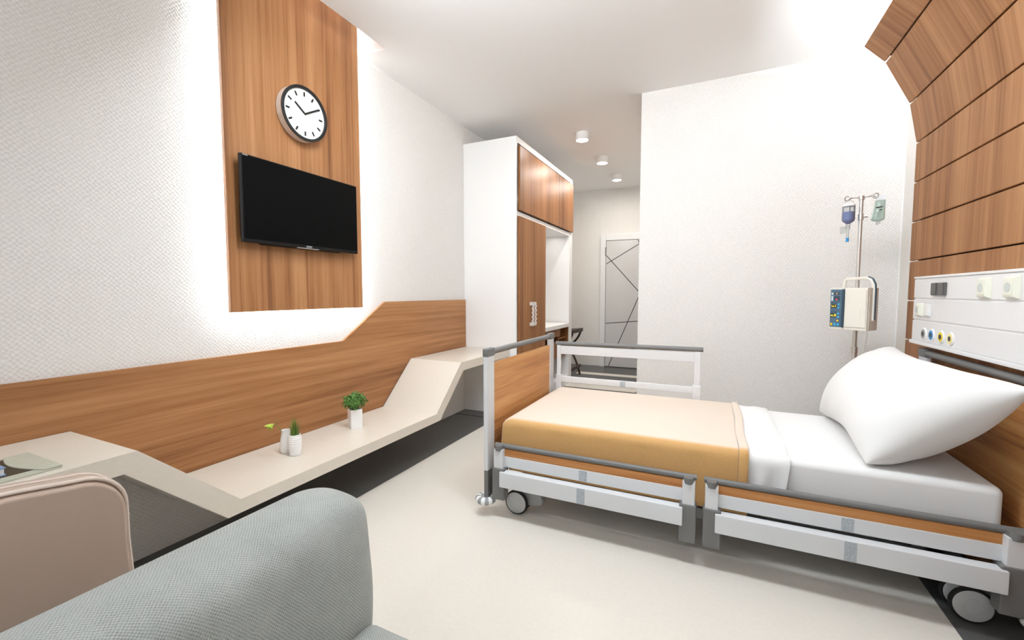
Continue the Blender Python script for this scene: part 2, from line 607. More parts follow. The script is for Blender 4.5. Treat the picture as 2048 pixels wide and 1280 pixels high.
# ------------------------------------------------------------------ tall television panel on the left wall
PX = -2.26
t = thing('wall_panel', 'tall vertical-grain wood veneer panel with glowing edges behind the clock and television', 'wall panel', (XL, 1.8625, 1.10))
b = MB(); b.box(PX - 0.025, PX, 1.40, 2.324, 1.10, 3.04, 0.0015, 1)
b.build('panel_board', M['wood_z'], t)
b = MB(); b.box(XL, PX - 0.025, 1.50, 2.22, 1.22, 2.95)
b.build('backing_frame', M['white'], t, smooth=0)
for (y0, y1, z0, z1) in ((1.43, 1.442, 1.15, 2.97), (2.282, 2.294, 1.15, 2.97), (1.45, 2.275, 1.134, 1.146), (1.5, 2.22, 2.954, 2.97)):
    b = MB(); b.box(PX - 0.0268, PX - 0.024, y0, y1, z0, z1)
    b.build('led_strip', M['led'], t, smooth=0)

# clock
CKY, CKZ, CKR, CKX = 1.845, 2.253, 0.155, -2.205
t = thing('wall_clock', 'round white wall clock with black rim, bar markers and hands at ten past ten', 'clock', (PX, CKY, CKZ))
MX = Matrix.Translation((0, CKY, CKZ)) @ Matrix.Rotation(pi / 2, 4, 'Y')
def lx(b, prof, n=64):
    return b.lathe([(r, x) for r, x in prof], (0, 0, 0), n, MX)
b = MB(); lx(b, [(0, PX), (CKR - .004, PX), (CKR, PX + .004), (CKR, CKX - 0.006), (CKR - .012, CKX - .008), (CKR - .014, CKX - .016), (0, CKX - .016)])
b.build('case', M['clockside'], t)
b = MB(); lx(b, [(CKR - .016, CKX - .012), (CKR + .001, CKX - .008), (CKR + .001, CKX - .001), (CKR - .002, CKX), (CKR - .014, CKX), (CKR - .016, CKX - .002), (CKR - .016, CKX - .012)])
b.build('rim', M['clockrim'], t)
b = MB(); lx(b, [(0, CKX - .010), (CKR - .015, CKX - .010), (CKR - .015, CKX - .013), (0, CKX - .013)])
face = b.build('dial', M['clockface'], t)
def bar(name, ang, r0, r1, w, x, par):
    bb = MB()
    d = Vector((0, sin(ang), cos(ang))); s = Vector((0, cos(ang), -sin(ang)))
    pts = []
    for k in range(9):
        a = pi * k / 8
        pts.append(d * (r1 + w * sin(a)) + s * (w * cos(a)))
    for k in range(9):
        a = pi + pi * k / 8
        pts.append(d * (r0 + w * sin(a)) + s * (w * cos(a)))
    bb.prism([(p.y + CKY, p.z + CKZ) for p in pts], 'x', x, x + 0.0015)
    return bb.build(name, M['clockrim'], par, smooth=0)
for k in range(12):
    bar('hour_marker', k * pi / 6, 0.104, 0.121, 0.0052, CKX - .0101, face)
bar('hour_hand', radians(305), 0.0, 0.078, 0.005, CKX - .007, t)
bar('minute_hand', radians(59), 0.0, 0.106, 0.005, CKX - .005, t)

# television
TY0, TY1, TZ0, TZ1, TX = 1.439, 2.225, 1.466, 1.915, -2.20
t = thing('television', 'black flat screen television mounted on the wood panel under the clock', 'television', (PX, (TY0 + TY1) / 2, TZ0))
b = MB(); b.box(TX - 0.022, TX, TY0, TY1, TZ0, TZ1, 0.003)
b.build('bezel', M['tvframe'], t)
b = MB(); b.box(TX - 0.004, TX + 0.0008, TY0 + 0.008, TY1 - 0.006, TZ0 + 0.018, TZ1 - 0.006)
b.build('screen', M['tvblack'], t, smooth=0)
b = MB(); b.box(PX, TX - 0.02, TY0 + 0.12, TY1 - 0.12, TZ0 - 0.004, TZ1 - 0.12, 0.01); b.box(TX - 0.045, TX - 0.02, TY0 + 0.012, TY0 + 0.12, TZ0 + 0.02, TZ0 + 0.2, 0.004)
b.build('rear_housing', M['tvframe'], t)
b = MB(); b.box(TX - 0.01, TX + 0.004, 1.755, 1.905, TZ0 - 0.004, TZ0 + 0.001, 0.0015)
b.build('light_bar', M['silver'], t)
RXP = (pi / 2, 0, pi / 2)
text('logo', 'SONY', 0.0135, (TX + 0.0012, 1.838, TZ0 + 0.0095), RXP, M['logo'], t, sx=1.15)
text('badge', 'BRAVIA', 0.008, (TX + 0.0012, 1.463, TZ1 - 0.006), RXP, M['logo'], t)

# low backsplash
t = MB()
prof = [(-1.4, 0.62), (-1.4, 0.873), (2.177, 0.873), (2.596, 1.135), (3.788, 1.135), (3.788, 0.62), (2.86, 0.62), (2.52, 0.30), (1.17, 0.30), (0.81, 0.62)]
t.prism(prof, 'x', XL + 0.002, XL + 0.02, 0.0008, 1)
tag(t.build('backsplash', M['wood_y'], origin=(XL, 1.2, 0.3)), 'long stepped wood veneer backsplash running along the wall above the cream bench', 'backsplash')

# folded bench
XFB = -1.80
prof = [(-1.4, 0.655), (0.775, 0.655), (1.125, 0.328), (2.55, 0.328), (2.89, 0.655), (3.786, 0.655),
        (3.786, 0.585), (2.925, 0.585), (2.595, 0.268), (1.07, 0.268), (0.735, 0.585), (-1.4, 0.585)]
b = MB(); b.prism(prof, 'x', XL + 0.0245, XFB, 0.002, 2)
tag(b.build('bench', M['solid'], origin=(XL, 1.2, 0.268), smooth=30), 'long folded cream solid surface bench stepping from desk height to a low seat and up', 'bench')

# --- items on the bench
# ribbed pot with grass
gx, gy, gz = -2.035, 1.572, 0.328
t = thing('grass_pot', 'ribbed white barrel pot holding a tuft of upright green grass', 'potted grass', (gx, gy, gz))
prof = [(0, 0), (0.024, 0)]
N = 11
for k in range(N * 4 + 1):
    z = 0.002 + 0.108 * k / (N * 4)
    u = z / 0.11
    r = 0.0255 + 0.0085 * sin(pi * (0.12 + 0.72 * u)) + 0.0012 * cos(2 * pi * k / 4)
    prof.append((r, z))
prof += [(0.0265, 0.112), (0.0245, 0.108), (0.024, 0.09), (0, 0.09)]
b = MB(); b.lathe(prof, (gx, gy, gz), 40)
b.build('pot', M['ceramic'], t)
b = MB()
for k in range(90):
    a, rr = random.random() * 2 * pi, 0.021 * math.sqrt(random.random())
    p = Vector((gx + rr * cos(a), gy + rr * sin(a), gz + 0.088))
    h = 0.07 + 0.055 * random.random() * random.random() + (0.03 if rr < .012 else 0)
    dx = Vector((cos(a), sin(a), 0)) * (0.012 * random.random() + 0.5 * rr)
    w = Vector((-sin(a), cos(a), 0)) * 0.0014
    m_ = p + dx * 0.35 + Vector((0, 0, h * 0.6)); e = p + dx + Vector((0, 0, h))
    vs = [b.bm.verts.new(q) for q in (p - w, p + w, m_ + w * .8, m_ - w * .8)]
    b.bm.faces.new(vs)
    ve = b.bm.verts.new(e)
    b.bm.faces.new((vs[3], vs[2], ve))
b.build('grass_tuft', M['grass'], t, smooth=0)
b = MB(); b.cyl((gx, gy, gz + .088), (gx, gy, gz + .0905), 0.0238); b.build('soil', M['soil'], t)

# smooth vase + calla lily
vx, vy = -2.112, 1.577
t = thing('vase', 'smooth white tapered vase standing behind the ribbed pot', 'vase', (vx, vy, gz))
b = MB(); b.lathe([(0, 0), (0.024, 0), (0.029, 0.006), (0.032, 0.025), (0.031, 0.05), (0.027, 0.08), (0.0225, 0.103), (0.0225, 0.118), (0.0245, 0.124), (0.022, 0.124), (0.020, 0.116), (0.020, 0.1), (0.026, 0.05), (0.0, 0.01)], (vx, vy, gz), 40)
b.build('vase_body', M['ceramic'], t)
t = thing('calla_lily', 'single green calla lily leaning out of the smooth white vase', 'flower', (vx, vy - 0.015, gz + 0.02))
pts = []
P0, P1, P2, P3 = Vector((vx, vy + 0.008, gz + 0.03)), Vector((vx, vy - 0.014, gz + 0.12)), Vector((vx, 1.535, 0.487)), Vector((vx, 1.508, 0.503))
for k in range(13):
    u = k / 12
    pts.append(P0 * (1 - u) ** 3 + P1 * 3 * u * (1 - u) ** 2 + P2 * 3 * u * u * (1 - u) + P3 * u ** 3)
b = MB(); b.tube(pts, 0.0016, 8); b.build('flower_stem', M['stem'], t)
b = MB()
def lilyf(u, v):
    a = (v - 0.5) * 2 * pi * 0.92
    L = u * (0.030 + 0.026 * max(0, cos(a)) ** 2)
    r = 0.003 + 0.017 * u ** 1.3
    return Vector((vx + r * sin(a), 1.510 - L + 0.004 * (1 - cos(a)) * u, 0.503 + r * cos(a) * 0.8 + 0.01 * u * (1 - u) - 0.012 * u * u))
b.grid(lilyf, 8, 20, 0.0008); b.build('bloom', M['lily'], t, smooth=60)
b = MB(); b.lathe([(0, -.009), (.003, -.004), (.0036, .001), (.0018, .007), (0, .009)], (0, 0, 0), 10, Matrix.Translation((vx, 1.527, 0.512)) @ Matrix.Rotation(0.9, 4, 'X')); b.build('bud', M['stem'], t)

# box plant in a square pot
bx, by = -2.097, 2.065
A = radians(-28)
t = thing('box_plant', 'bushy green box plant in a tall square white pot on the low bench', 'potted plant', (bx, by, gz))
R = Matrix.Translation((bx, by, gz)) @ Matrix.Rotation(A, 4, 'Z')
b = MB()
for (x0, x1, y0, y1) in ((-.036, -.031, -.036, .036), (.031, .036, -.036, .036), (-.031, .031, -.036, -.031), (-.031, .031, .031, .036)):
    b.box(x0, x1, y0, y1, 0.002, 0.125, M=R)
b.box(-.035, .035, -.035, .035, 0, 0.1, M=R)
b.build('pot', M['ceramic'], t, smooth=0)
b = MB()
for k in range(1900):
    while True:
        p = Vector((random.uniform(-1, 1), random.uniform(-1, 1), random.uniform(-1, 1)))
        if p.length < 1: break
    f = 1 + 0.22 * sin(5 * p.x + 1) * cos(6 * p.y) + 0.12 * sin(9 * p.z + 3 * p.x)
    p = Vector((p.x * .060, p.y * .070, p.z * .055)) * f
    c = Vector((bx, by, 0.503)) + p
    n = (p.normalized() + Vector((random.uniform(-.9, .9), random.uniform(-.9, .9), random.uniform(-.4, 1)))).normalized()
    s = n.cross(Vector((random.uniform(-1, 1), random.uniform(-1, 1), random.uniform(-1, 1)))).normalized()
    q = n.cross(s)
    L, W = random.uniform(.006, .009), random.uniform(.0035, .005)
    v = [b.bm.verts.new(c + s * L), b.bm.verts.new(c + q * W + n * .001), b.bm.verts.new(c - s * L), b.bm.verts.new(c - q * W + n * .001)]
    b.bm.faces.new(v)
b.build('foliage', M['leaf'], t, smooth=0)
b = MB()
for k in range(9):
    a = k * 0.7
    b.tube([(bx + .01 * cos(a), by + .01 * sin(a), gz + .09), (bx + .02 * cos(a), by + .02 * sin(a), .47), (bx + .05 * cos(a), by + .05 * sin(a), .52)], 0.0014, 6)
b.build('twigs', M['soil'], t)

# folder + book on the desk
t = thing('document_folder', 'sage green document folder with curved flap and dark brown inside lying on the desk', 'folder', (-1.96, 0.40, 0.655))
b = MB(); b.box(-2.086, -1.836, 0.18, 0.597, 0.655, 0.661, 0.002)
b.build('cover', M['folder'], t)
b = MB(); b.box(-2.066, -1.872, 0.20, 0.59, 0.6612, 0.6622)
b.build('lining', M['folderin'], t, smooth=0)
b = MB()
pl = [(-2.086, 0.598)] + [(-2.086 + 0.25 * u, 0.553 - 0.028 * sin(pi * u) ** 1 * 1.0 - 0.012 * (1 - u) + 0.006 * u) for u in [k / 12 for k in range(13)]] + [(-1.836, 0.598)]
b.prism(pl, 'z', 0.6615, 0.6645, 0.0008, 1)
b.build('flap', M['folder'], t)
t = thing('book', 'small book with a blue cover lying on the green folder', 'book', (-1.93, 0.40, 0.6622))
b = MB(); b.box(-1.985, -1.885, 0.33, 0.492, 0.6622, 0.665); b.box(-1.985, -1.885, 0.33, 0.492, 0.683, 0.686)
b.box(-1.985, -1.981, 0.33, 0.492, 0.665, 0.683)
b.build('cover', M['cover'], t, smooth=0)
b = MB(); b.box(-1.981, -1.888, 0.333, 0.489, 0.665, 0.683); b.build('pages', M['paper'], t, smooth=0)
b = MB(); b.box(-1.975, -1.925, 0.34, 0.484, 0.686, 0.6863); b.build('cover_picture', M['coverart'], t, smooth=0)

# ------------------------------------------------------------------ wardrobe unit
t = thing('wardrobe', 'tall white wardrobe unit with wood doors and a lit open niche beside the corridor', 'wardrobe', (-2.02, 4.68, 0))
CX1 = -1.735
b = MB()
b.box(XL + .002, CX1, 3.79, 3.815, 0, 2.685, 0.001, 1)
b.box(XL + .002, CX1, 5.46, 5.58, 0, 2.685, 0.001, 1)
b.box(XL + .002, CX1, 3.815, 5.46, 2.63, 2.685)
b.box(XL + .002, CX1, 3.815, 5.46, 1.945, 1.985)
b.box(XL + .002, XL + 0.02, 3.815, 5.46, 0, 2.63)
b.box(XL + 0.02, CX1, 4.515, 4.535, 0, 1.945)
b.box(XL + 0.02, CX1, 3.815, 5.46, 0.0, 0.12)
b.build('carcass', M['white'], t, smooth=0)
b = MB(); b.box(CX1 + 0.001, CX1 + 0.022, 3.83, 5.545, 1.998, 2.605, 0.001, 1)
b.build('top_door', M['wood_z2'], t)
for (y0, y1, hy) in ((3.823, 4.170, 4.085), (4.174, 4.53, 4.155)):
    b = MB(); b.box(CX1 + 0.001, CX1 + 0.022, y0, y1, 0.06, 1.94, 0.001, 1)
    d = b.build('door', M['wood_z2'], t)
    b = MB()
    b.box(CX1 + .022, CX1 + .06, hy - .012, hy + .012, 1.075, 1.11, 0.002); b.box(CX1 + .022, CX1 + .06, hy - .012, hy + .012, 0.865, 0.90, 0.002)
    pts = [(CX1 + .055 + 0.005 * sin(k * 2 * pi / 8), hy, 0.88 + 0.22 * k / 40) for k in range(41)]
    b.tube(pts, 0.0095, 8)
    b.build('handle', M['handle'], d)
b = MB(); b.box(XL + 0.02, CX1 + 0.02, 4.536, 5.43, 0.765, 0.812, 0.002)
b.build('countertop', M['white'], t)
b = MB()
b.box(XL + 0.02, CX1 - 0.03, 4.536, 4.55, 0.40, 0.76)
b.box(XL + 0.02, CX1 - 0.03, 5.13, 5.145, 0.40, 0.76)
b.box(XL + 0.02, CX1 - 0.005, 5.44, 5.458, 0.40, 0.76)
b.box(XL + 0.02, CX1 - 0.03, 4.55, 5.44, 0.40, 0.42)
b.box(XL + 0.02, CX1 - 0.03, 5.145, 5.44, 0.62, 0.635)
b.box(XL + 0.02, XL + 0.04, 4.55, 5.44, 0.42, 0.76)
b.build('drawer_case', M['wood_z2'], t, smooth=0)
for (z0, z1) in ((0.405, 0.60), (0.665, 0.758)):
    b = MB(); b.box(CX1 - 0.03, CX1 - 0.008, 4.54, 5.135, z0, z1, 0.001, 1)
    b.build('drawer', M['wood_z2'], t)

# luggage rack
t = thing('luggage_rack', 'dark folding luggage rack with brown webbing beside the wardrobe end', 'luggage rack', (-1.995, 5.9, 0))
def bez(a, c, d, n=12):
    a, c, d = Vector(a), Vector(c), Vector(d)
    return [a * (1 - u) ** 2 + c * 2 * u * (1 - u) + d * u * u for u in [k / n for k in range(n + 1)]]
for y in (5.70, 6.10):
    for s in (1, -1):
        b = MB()
        p = bez((-1.995 + s * .24, y + .012 * s, .67), (-1.995 + s * .19, y + .012 * s, .47), (-1.995, y + .012 * s, .42), 8) + bez((-1.995, y + .012 * s, .42), (-1.995 - s * .15, y + .012 * s, .36), (-1.995 - s * .235, y + .012 * s, .012), 8)[1:]
        b.tube(p, 0.016, 8)
        b.build('leg', M['rackwood'], t)
for s in (1, -1):
    b = MB(); b.box(-1.995 + s * .24 - .02, -1.995 + s * .24 + .02, 5.66, 6.14, .655, .69, .004); b.build('top_rail', M['rackwood'], t)
    b = MB(); b.box(-1.995 + s * .225 - .012, -1.995 + s * .225 + .012, 5.68, 6.12, .12, .165, .004); b.build('stretcher', M['rackwood'], t)
for k in range(4):
    y = 5.70 + k * .11
    b = MB(); b.grid(lambda u, v: Vector((-2.263 + .536 * u, y + .085 * v, .697 - .016 * sin(pi * u))), 12, 1, 0.006)
    for x0 in (-2.263, -1.733): b.box(x0, x0 + .006, y, y + .085, .648, .697)
    b.build('webbing_strap', M['strap'], t)

# ceiling downlights in the corridor
cl = None
for i, (y, lab) in enumerate(((4.48, 'white drum downlight on the corridor ceiling, the one nearest to the bed'), (5.36, 'white drum downlight in the middle of the row on the corridor ceiling'), (6.24, 'white drum downlight on the corridor ceiling closest to the door'))):
    if cl is None:
        cl = thing('downlight', lab, 'ceiling light', (-1.295, y, ZC), 'drum downlights on the corridor ceiling')
        b = MB(); b.lathe([(0, 0), (.066, 0), (.068, -.003), (.068, -.072), (.065, -.075), (.062, -.075), (.062, -.071), (0, -.071)], (-1.295, y, ZC), 40); b.build('housing', M['white'], cl)
        b = MB(); b.cyl((-1.295, y, ZC - .0712), (-1.295, y, ZC - .074), .0615, n=40); b.build('lens', M['diffuser'], cl)
    else:
        c = copy_tree(cl); c.location = (-1.295, y, ZC); c['label'] = lab

# ------------------------------------------------------------------ headwall
HX = 1.06
HY0, HY1 = 1.30, 3.40
prof = [(0.784, 2.71), (0.893, 2.591), (1.019, 2.325), (1.060, 2.090), (HX, 1.857), (HX, 1.623), (HX, 1.391), (HX, 1.156), (HX, 0.921), (HX, 0.686), (HX, 0.451), (HX, 0.216), (HX, 0.004)]
t = thing('headwall', 'tall wood panelled headwall curving forward at the top behind the bed head', 'wall panelling', (XR, 2.35, 0))
for (p, q) in zip(prof, prof[1:]):
    P, Q = Vector((p[0], 0, p[1])), Vector((q[0], 0, q[1]))
    d = (Q - P).normalized(); n = Vector((-d.z, 0, d.x))
    if n.x < 0: n = -n
    P = P + d * 0.0034; Q = Q - d * 0.0034
    b = MB()
    b.prism([(P.x, P.z), (Q.x, Q.z), ((Q + n * .022).x, (Q + n * .022).z), ((P + n * .022).x, (P + n * .022).z)], 'y', HY0, HY1, 0.005, 2)
    b.build('panel', M['wood_head'], t)
b = MB()
bp = [(x + .024, z) for x, z in prof]
b.prism(bp + [(x + .012, z) for x, z in bp[::-1]], 'y', HY0 + .05, HY1 - .05)
b.build('backing_board', M['groove'], t, smooth=0)
b = MB(); b.box(.92, .98, HY0 + .1, HY1 - .06, 2.672, 2.68); b.build('led_strip', M['led'], t, smooth=0)

# bed-head supply unit
KX = 1.0
t = thing('bedhead_unit', 'long white medical supply unit with sockets and coloured gas outlets on the headwall', 'medical supply unit', (HX, 2.2, 0.93))
b = MB()
b.box(KX + 0.004, HX, 1.35, 3.118, 0.935, 1.285, 0.003)
for (z0, z1) in ((0.945, 1.052), (1.060, 1.166), (1.174, 1.275)):
    b.box(KX, KX + 0.01, 1.35, 3.118, z0, z1, 0.0012, 1)
b.build('housing', M['console'], t)
b = MB()
b.box(KX - .003, HX, 1.35, 3.121, 1.279, 1.290, 0.002); b.box(KX - .006, HX, 1.35, 3.135, 0.925, 0.944, 0.003)
b.build('edge_trim', M['console'], t)
def socket(y, z, s):
    bb = MB()
    h = s / 2
    tbm = bmesh.new()
    A = [tbm.verts.new((KX, y + a * h, z + c * h)) for a, c in ((-1, -1), (1, -1), (1, 1), (-1, 1))]
    B_ = [tbm.verts.new((KX - .016, y + a * h * .70, z + c * h * .80)) for a, c in ((-1, -1), (1, -1), (1, 1), (-1, 1))]
    for i in range(4):
        tbm.faces.new((A[i], A[(i + 1) % 4], B_[(i + 1) % 4], B_[i]))
    tbm.faces.new(B_); tbm.faces.new(A[::-1])
    bmesh.ops.recalc_face_normals(tbm, faces=tbm.faces)
    bmesh.ops.bevel(tbm, geom=tbm.edges[:], offset=.002, segments=2, profile=.5, affect='EDGES')
    bb._merge(tbm)
    bb.box(KX - .018, KX - .014, y - h * .62, y + h * .62, z - h * .66, z + h * .66, .001, 1)
    o = bb.build('socket', M['socket'], t)
    b2 = MB(); b2.cyl((KX - .0175, y, z), (KX - .0188, y, z), s * .215, n=28); b2.build('socket_well', M['sockhole'], o)
socket(2.42, 1.222, .088); socket(2.238, 1.222, .088); socket(3.022, 1.112, .072)
for y in (2.852, 2.778):
    b = MB(); b.box(KX - .012, KX, y - .033, y + .033, 1.19, 1.252, .003); b.box(KX - .016, KX - .012, y - .030, y + .022, 1.193, 1.249, .001, 1); b.build('switch', M['switch'], t)
b = MB(); b.box(KX - .006, KX, 2.93 - .032, 2.93 + .032, 1.08, 1.142, .002); b.box(KX - .012, KX - .006, 2.902, 2.958, 1.084, 1.138, .002); b.build('rocker_switch', M['white'], t)
for y, m, lab in ((2.962, 'ogrey', 'grey ringed gas outlet'), (2.873, 'blue', 'blue ringed gas outlet'), (2.770, 'yellow', 'yellow ringed gas outlet'), (2.678, 'pale', 'pale yellow ringed gas outlet')):
    MY = Matrix.Translation((KX, y, 0.988)) @ Matrix.Rotation(-pi / 2, 4, 'Y')
    b = MB(); b.lathe([(0, 0), (.032, 0), (.032, .003), (.030, .005), (0, .005)], (0, 0, 0), 36, MY); o = b.build('gas_outlet', M['white'], t); o['label'] = lab
    b = MB(); b.lathe([(.010, .005), (.0235, .005), (.0230, .0065), (.010, .0065)], (0, 0, 0), 36, MY); b.build('outlet_ring', M[m], o)
    b = MB(); b.lathe([(0, .005), (.0125, .005), (.0120, .0075), (0, .0075)], (0, 0, 0), 28, MY); b.build('outlet_valve', M['ohole'], o)

# ------------------------------------------------------------------ hospital bed
BCX = -0.036
BY0, BY1 = 1.995, 3.04
bed = thing('hospital_bed', 'grey hospital bed with wood end boards, side rails and casters', 'bed', (BCX, 2.5, 0))
def mx(x): return 2 * BCX - x
def end_board(m):
    f = mx if m else (lambda x: x)
    def bx(b, x0, x1, *a, **k):
        a0, a1 = sorted((f(x0), f(x1)))
        b.box(a0, a1, *a, **k)
    b = MB()
    bx(b, -1.098, -1.086, BY0 + .075, BY1 - .075, 0.24, 0.822, bev=.002)
    board = b.build('head_board' if m else 'foot_board', M['wood_bedy'], bed)
    for y0, y1 in ((BY0, BY0 + .08), (BY1 - .08, BY1)):
        b = MB(); bx(b, -1.106, -1.080, y0, y1, 0.245, 0.868, bev=.004); b.build('corner_post', M['alu'], bed)
        b = MB(); bx(b, -1.105, -1.081, y0 + .002, y1 - .002, 0.095, 0.247, bev=.003); b.build('post_foot', M['dgrey'], bed)
        b = MB(); bx(b, -1.110, -1.076, y0 - .003, y1 + .003, 0.862, 0.906, bev=.006); b.build('post_cap', M['dgrey'], bed)
        cx_, cy_, cz_ = f(-1.104), (y0 + y1) / 2 + (-.02 if y0 < 2.5 else .02), .082
        b = MB()
        tbm = bmesh.new()
        NU, NV, RR, rr = 48, 12, .038, .020
        V = [[tbm.verts.new((cx_ + (RR + rr * cos(2 * pi * j / NV)) * cos(2 * pi * i / NU), cy_ + (RR + rr * cos(2 * pi * j / NV)) * sin(2 * pi * i / NU), cz_ + rr * sin(2 * pi * j / NV))) for j in range(NV)] for i in range(NU)]
        fi = []
        for i in range(NU):
            for j in range(NV):
                fc = tbm.faces.new((V[i][j], V[(i + 1) % NU][j], V[(i + 1) % NU][(j + 1) % NV], V[i][(j + 1) % NV]))
                fi.append((i // 3) % 2)
        bmesh.ops.recalc_face_normals(tbm, faces=tbm.faces)
        b._merge(tbm)
        b.bm.faces.ensure_lookup_table()
        for fc, mi in zip(b.bm.faces, fi): fc.material_index = mi
        b.cyl((cx_, cy_, cz_ - .008), (cx_, cy_, cz_ + .016), RR)
        b.bm.faces.ensure_lookup_table()
        for fc in b.bm.faces[len(fi):]: fc.material_index = 1
        o = b.build('bumper_wheel', [M['bump_white'], M['bump_grey']], bed, smooth=50)
    b = MB(); b.cyl((f(-1.093), BY0 + .07, .884), (f(-1.093), BY1 - .07, .884), .0165, n=20); b.build('push_bar', M['dgrey'], bed)
end_board(False); end_board(True)

def low_rail(xa, xb, far):
    """lowered side rail between xa and xb on the near (or far) side"""
    g = (lambda y: BY0 + BY1 - y) if far else (lambda y: y)
    def bx(b, x0, x1, y0, y1, z0, z1, **k):
        a0, a1 = sorted((g(y0), g(y1)))
        b.box(x0, x1, a0, a1, z0, z1, **k)
    b = MB()
    bx(b, xa + .045, xb - .052, 1.975, 2.022, 0.180, 0.262, bev=.004)
    root = b.build('side_rail', M['alu'], bed)
    b = MB(); bx(b, xa + .045, xb - .052, 2.019, 2.034, 0.274, 0.334, bev=.004); b.build('middle_bar', M['alu'], root)
    b = MB(); bx(b, xa + .045, xb - .052, 2.021, 2.033, 0.333, 0.372, bev=.002); b.build('wood_strip', M['wood_bedx'], root)
    b = MB(); b.cyl((xa - .002, g(2.030), .386), (xb + .002, g(2.030), .386), .0125, n=18, bev=.003); b.build('top_tube', M['dgrey'], root)
    for s, x in ((1, xa), (-1, xb)):
        b = MB(); x0, x1 = sorted((x + s * .004, x + s * .056)); bx(b, x0, x1, 1.993, 2.036, 0.24, 0.374, bev=.004); b.build('upright', M['alu'], root)
        b = MB(); x0, x1 = sorted((x - s * .003, x + s * .068)); bx(b, x0, x1, 1.986, 2.044, 0.103, 0.274, bev=.006); b.build('sleeve', M['dgrey'], root)
        b = MB()
        xc = x + s * .03
        pl = [(xc + .021 * cos(pi + pi * k / 12), g(2.008 + .024 * sin(pi + pi * k / 12))) for k in range(13)] + [(xc + .021, g(2.040)), (xc - .021, g(2.040))]
        b.prism(pl, 'z', .366, .394, .003, 2); b.build('tube_bracket', M['dgrey'], root)
    xm = (xa + xb) / 2 - .012 + (.025 if not far and xa > -.5 else 0)
    b = MB(); bx(b, xm - .02, xm + .02, 1.9742, 1.976, 0.183, 0.259); b.build('printed_label', M['sticker'], root, smooth=0)
    b = MB(); bx(b, xm - .022, xm + .018, 2.0182, 2.021, 0.277, 0.330); b.build('printed_label', M['sticker'], root, smooth=0)
XA, XB = -1.048, -0.052
low_rail(XA, XB, False)
low_rail(mx(XB), mx(XA), False)
low_rail(mx(XB), mx(XA), True)
# raised far rail, foot half
b = MB(); b.box(-1.022, -0.110, 3.022, 3.038, 0.752, 0.815, .004)
root = b.build('raised_side_rail', M['alu'], bed)
b = MB(); b.cyl((-1.062, 3.03, .830), (-0.058, 3.03, .836), .0155, n=20, bev=.004); b.build('top_tube', M['dgrey'], root)
b = MB(); b.box(-1.026, -0.106, 3.020, 3.040, 0.545, 0.588, .004); b.build('middle_bar', M['alu'], root)
for x0, x1 in ((-1.050, -1.021), (-0.111, -0.073)):
    b = MB(); b.box(x0, x1, 3.020, 3.040, 0.50, 0.822, .003); b.build('upright', M['alu'], root)
    b = MB(); b.box(x0 - .006, x1 + .006, 3.014, 3.046, 0.20, 0.600, .004); b.build('sleeve', M['alu'], root)
b = MB(); b.box(-0.585, -0.548, 3.0192, 3.021, 0.547, 0.586); b.build('printed_label', M['sticker'], root, smooth=0)

b = MB()
b.box(-1.06, 0.985, 2.10, 2.93, 0.255, 0.29, .004)
b.build('mattress_platform', M['chassis'], bed)
b = MB()
for y in (2.16, 2.87): b.box(-0.95, 0.88, y - .02, y + .02, .150, .20, .004)
for x in (-0.87, 0.80): b.box(x - .03, x + .03, 2.12, 2.91, .150, .20, .004)
b.build('chassis_frame', M['chassis'], bed)
for s in (1, -1):
    for y in (2.25, 2.78):
        b = MB(); b.box(-.3, .3, y - .015, y + .015, -.018, .018, .004, M=Matrix.Translation((BCX + s * .35, 0, .225)) @ Matrix.Rotation(s * .12, 4, 'Y')); b.build('lift_arm', M['chassis'], bed)
for (x, y, sd) in ((-0.948, 2.078, 1), (0.878, 2.078, 1), (-0.948, 2.955, -1), (0.878, 2.955, -1)):
    b = MB()
    b.prism([(x - .03, .075), (x + .035, .045), (x + .13, .06), (x + .145, .085), (x + .12, .15), (x - .02, .152)], 'y', y + sd * .020, y + sd * .054, .004)
    cs = b.build('caster', M['chassis'], bed)
    for yy in (y, y + sd * .072):
        d = sd
        MW = Matrix.Translation((x, yy, .0655)) @ Matrix.Rotation(pi / 2 * d, 4, 'X')
        b = MB(); b.lathe([(.052, -.010), (.061, -.010), (.0652, -.005), (.0652, .005), (.061, .010), (.052, .010)], (0, 0, 0), 48, MW); b.build('tyre', M['rubber'], cs)
        b = MB(); b.lathe([(0, -.011), (.054, -.011), (.058, -.007), (.058, .009), (.054, .0125), (.0275, .0135), (.0268, .0122), (.0258, .0135), (0, .0145)], (0, 0, 0), 48, MW); b.build('wheel', M['wheel'], cs)

# bedding
b = MB(); b.box(-1.03, 0.965, 2.115, 2.985, 0.29, 0.497, 0.028, 5)
tag(b.build('mattress', M['cotton'], origin=(0, 2.55, 0.29), smooth=60), 'white sheeted mattress lying on the hospital bed', 'mattress')

def drape_path(u, y0, y1, zt, zn, zf, r):
    Ln, Lt, Lf = zt - r - zn, (y1 - y0) - 2 * r, zt - r - zf
    La = pi * r / 2
    s = u * (Ln + Lt + Lf + 2 * La)
    if s < Ln: return Vector((0, y0, zn + s)), 0
    s -= Ln
    if s < La:
        a = s / r; return Vector((0, y0 + r - r * cos(a), zt - r + r * sin(a))), 1
    s -= La
    if s < Lt: return Vector((0, y0 + r + s, zt)), 2
    s -= Lt
    if s < La:
        a = s / r; return Vector((0, y1 - r + r * sin(a), zt - r + r * cos(a))), 3
    s -= La
    return Vector((0, y1, zt - r - s)), 4

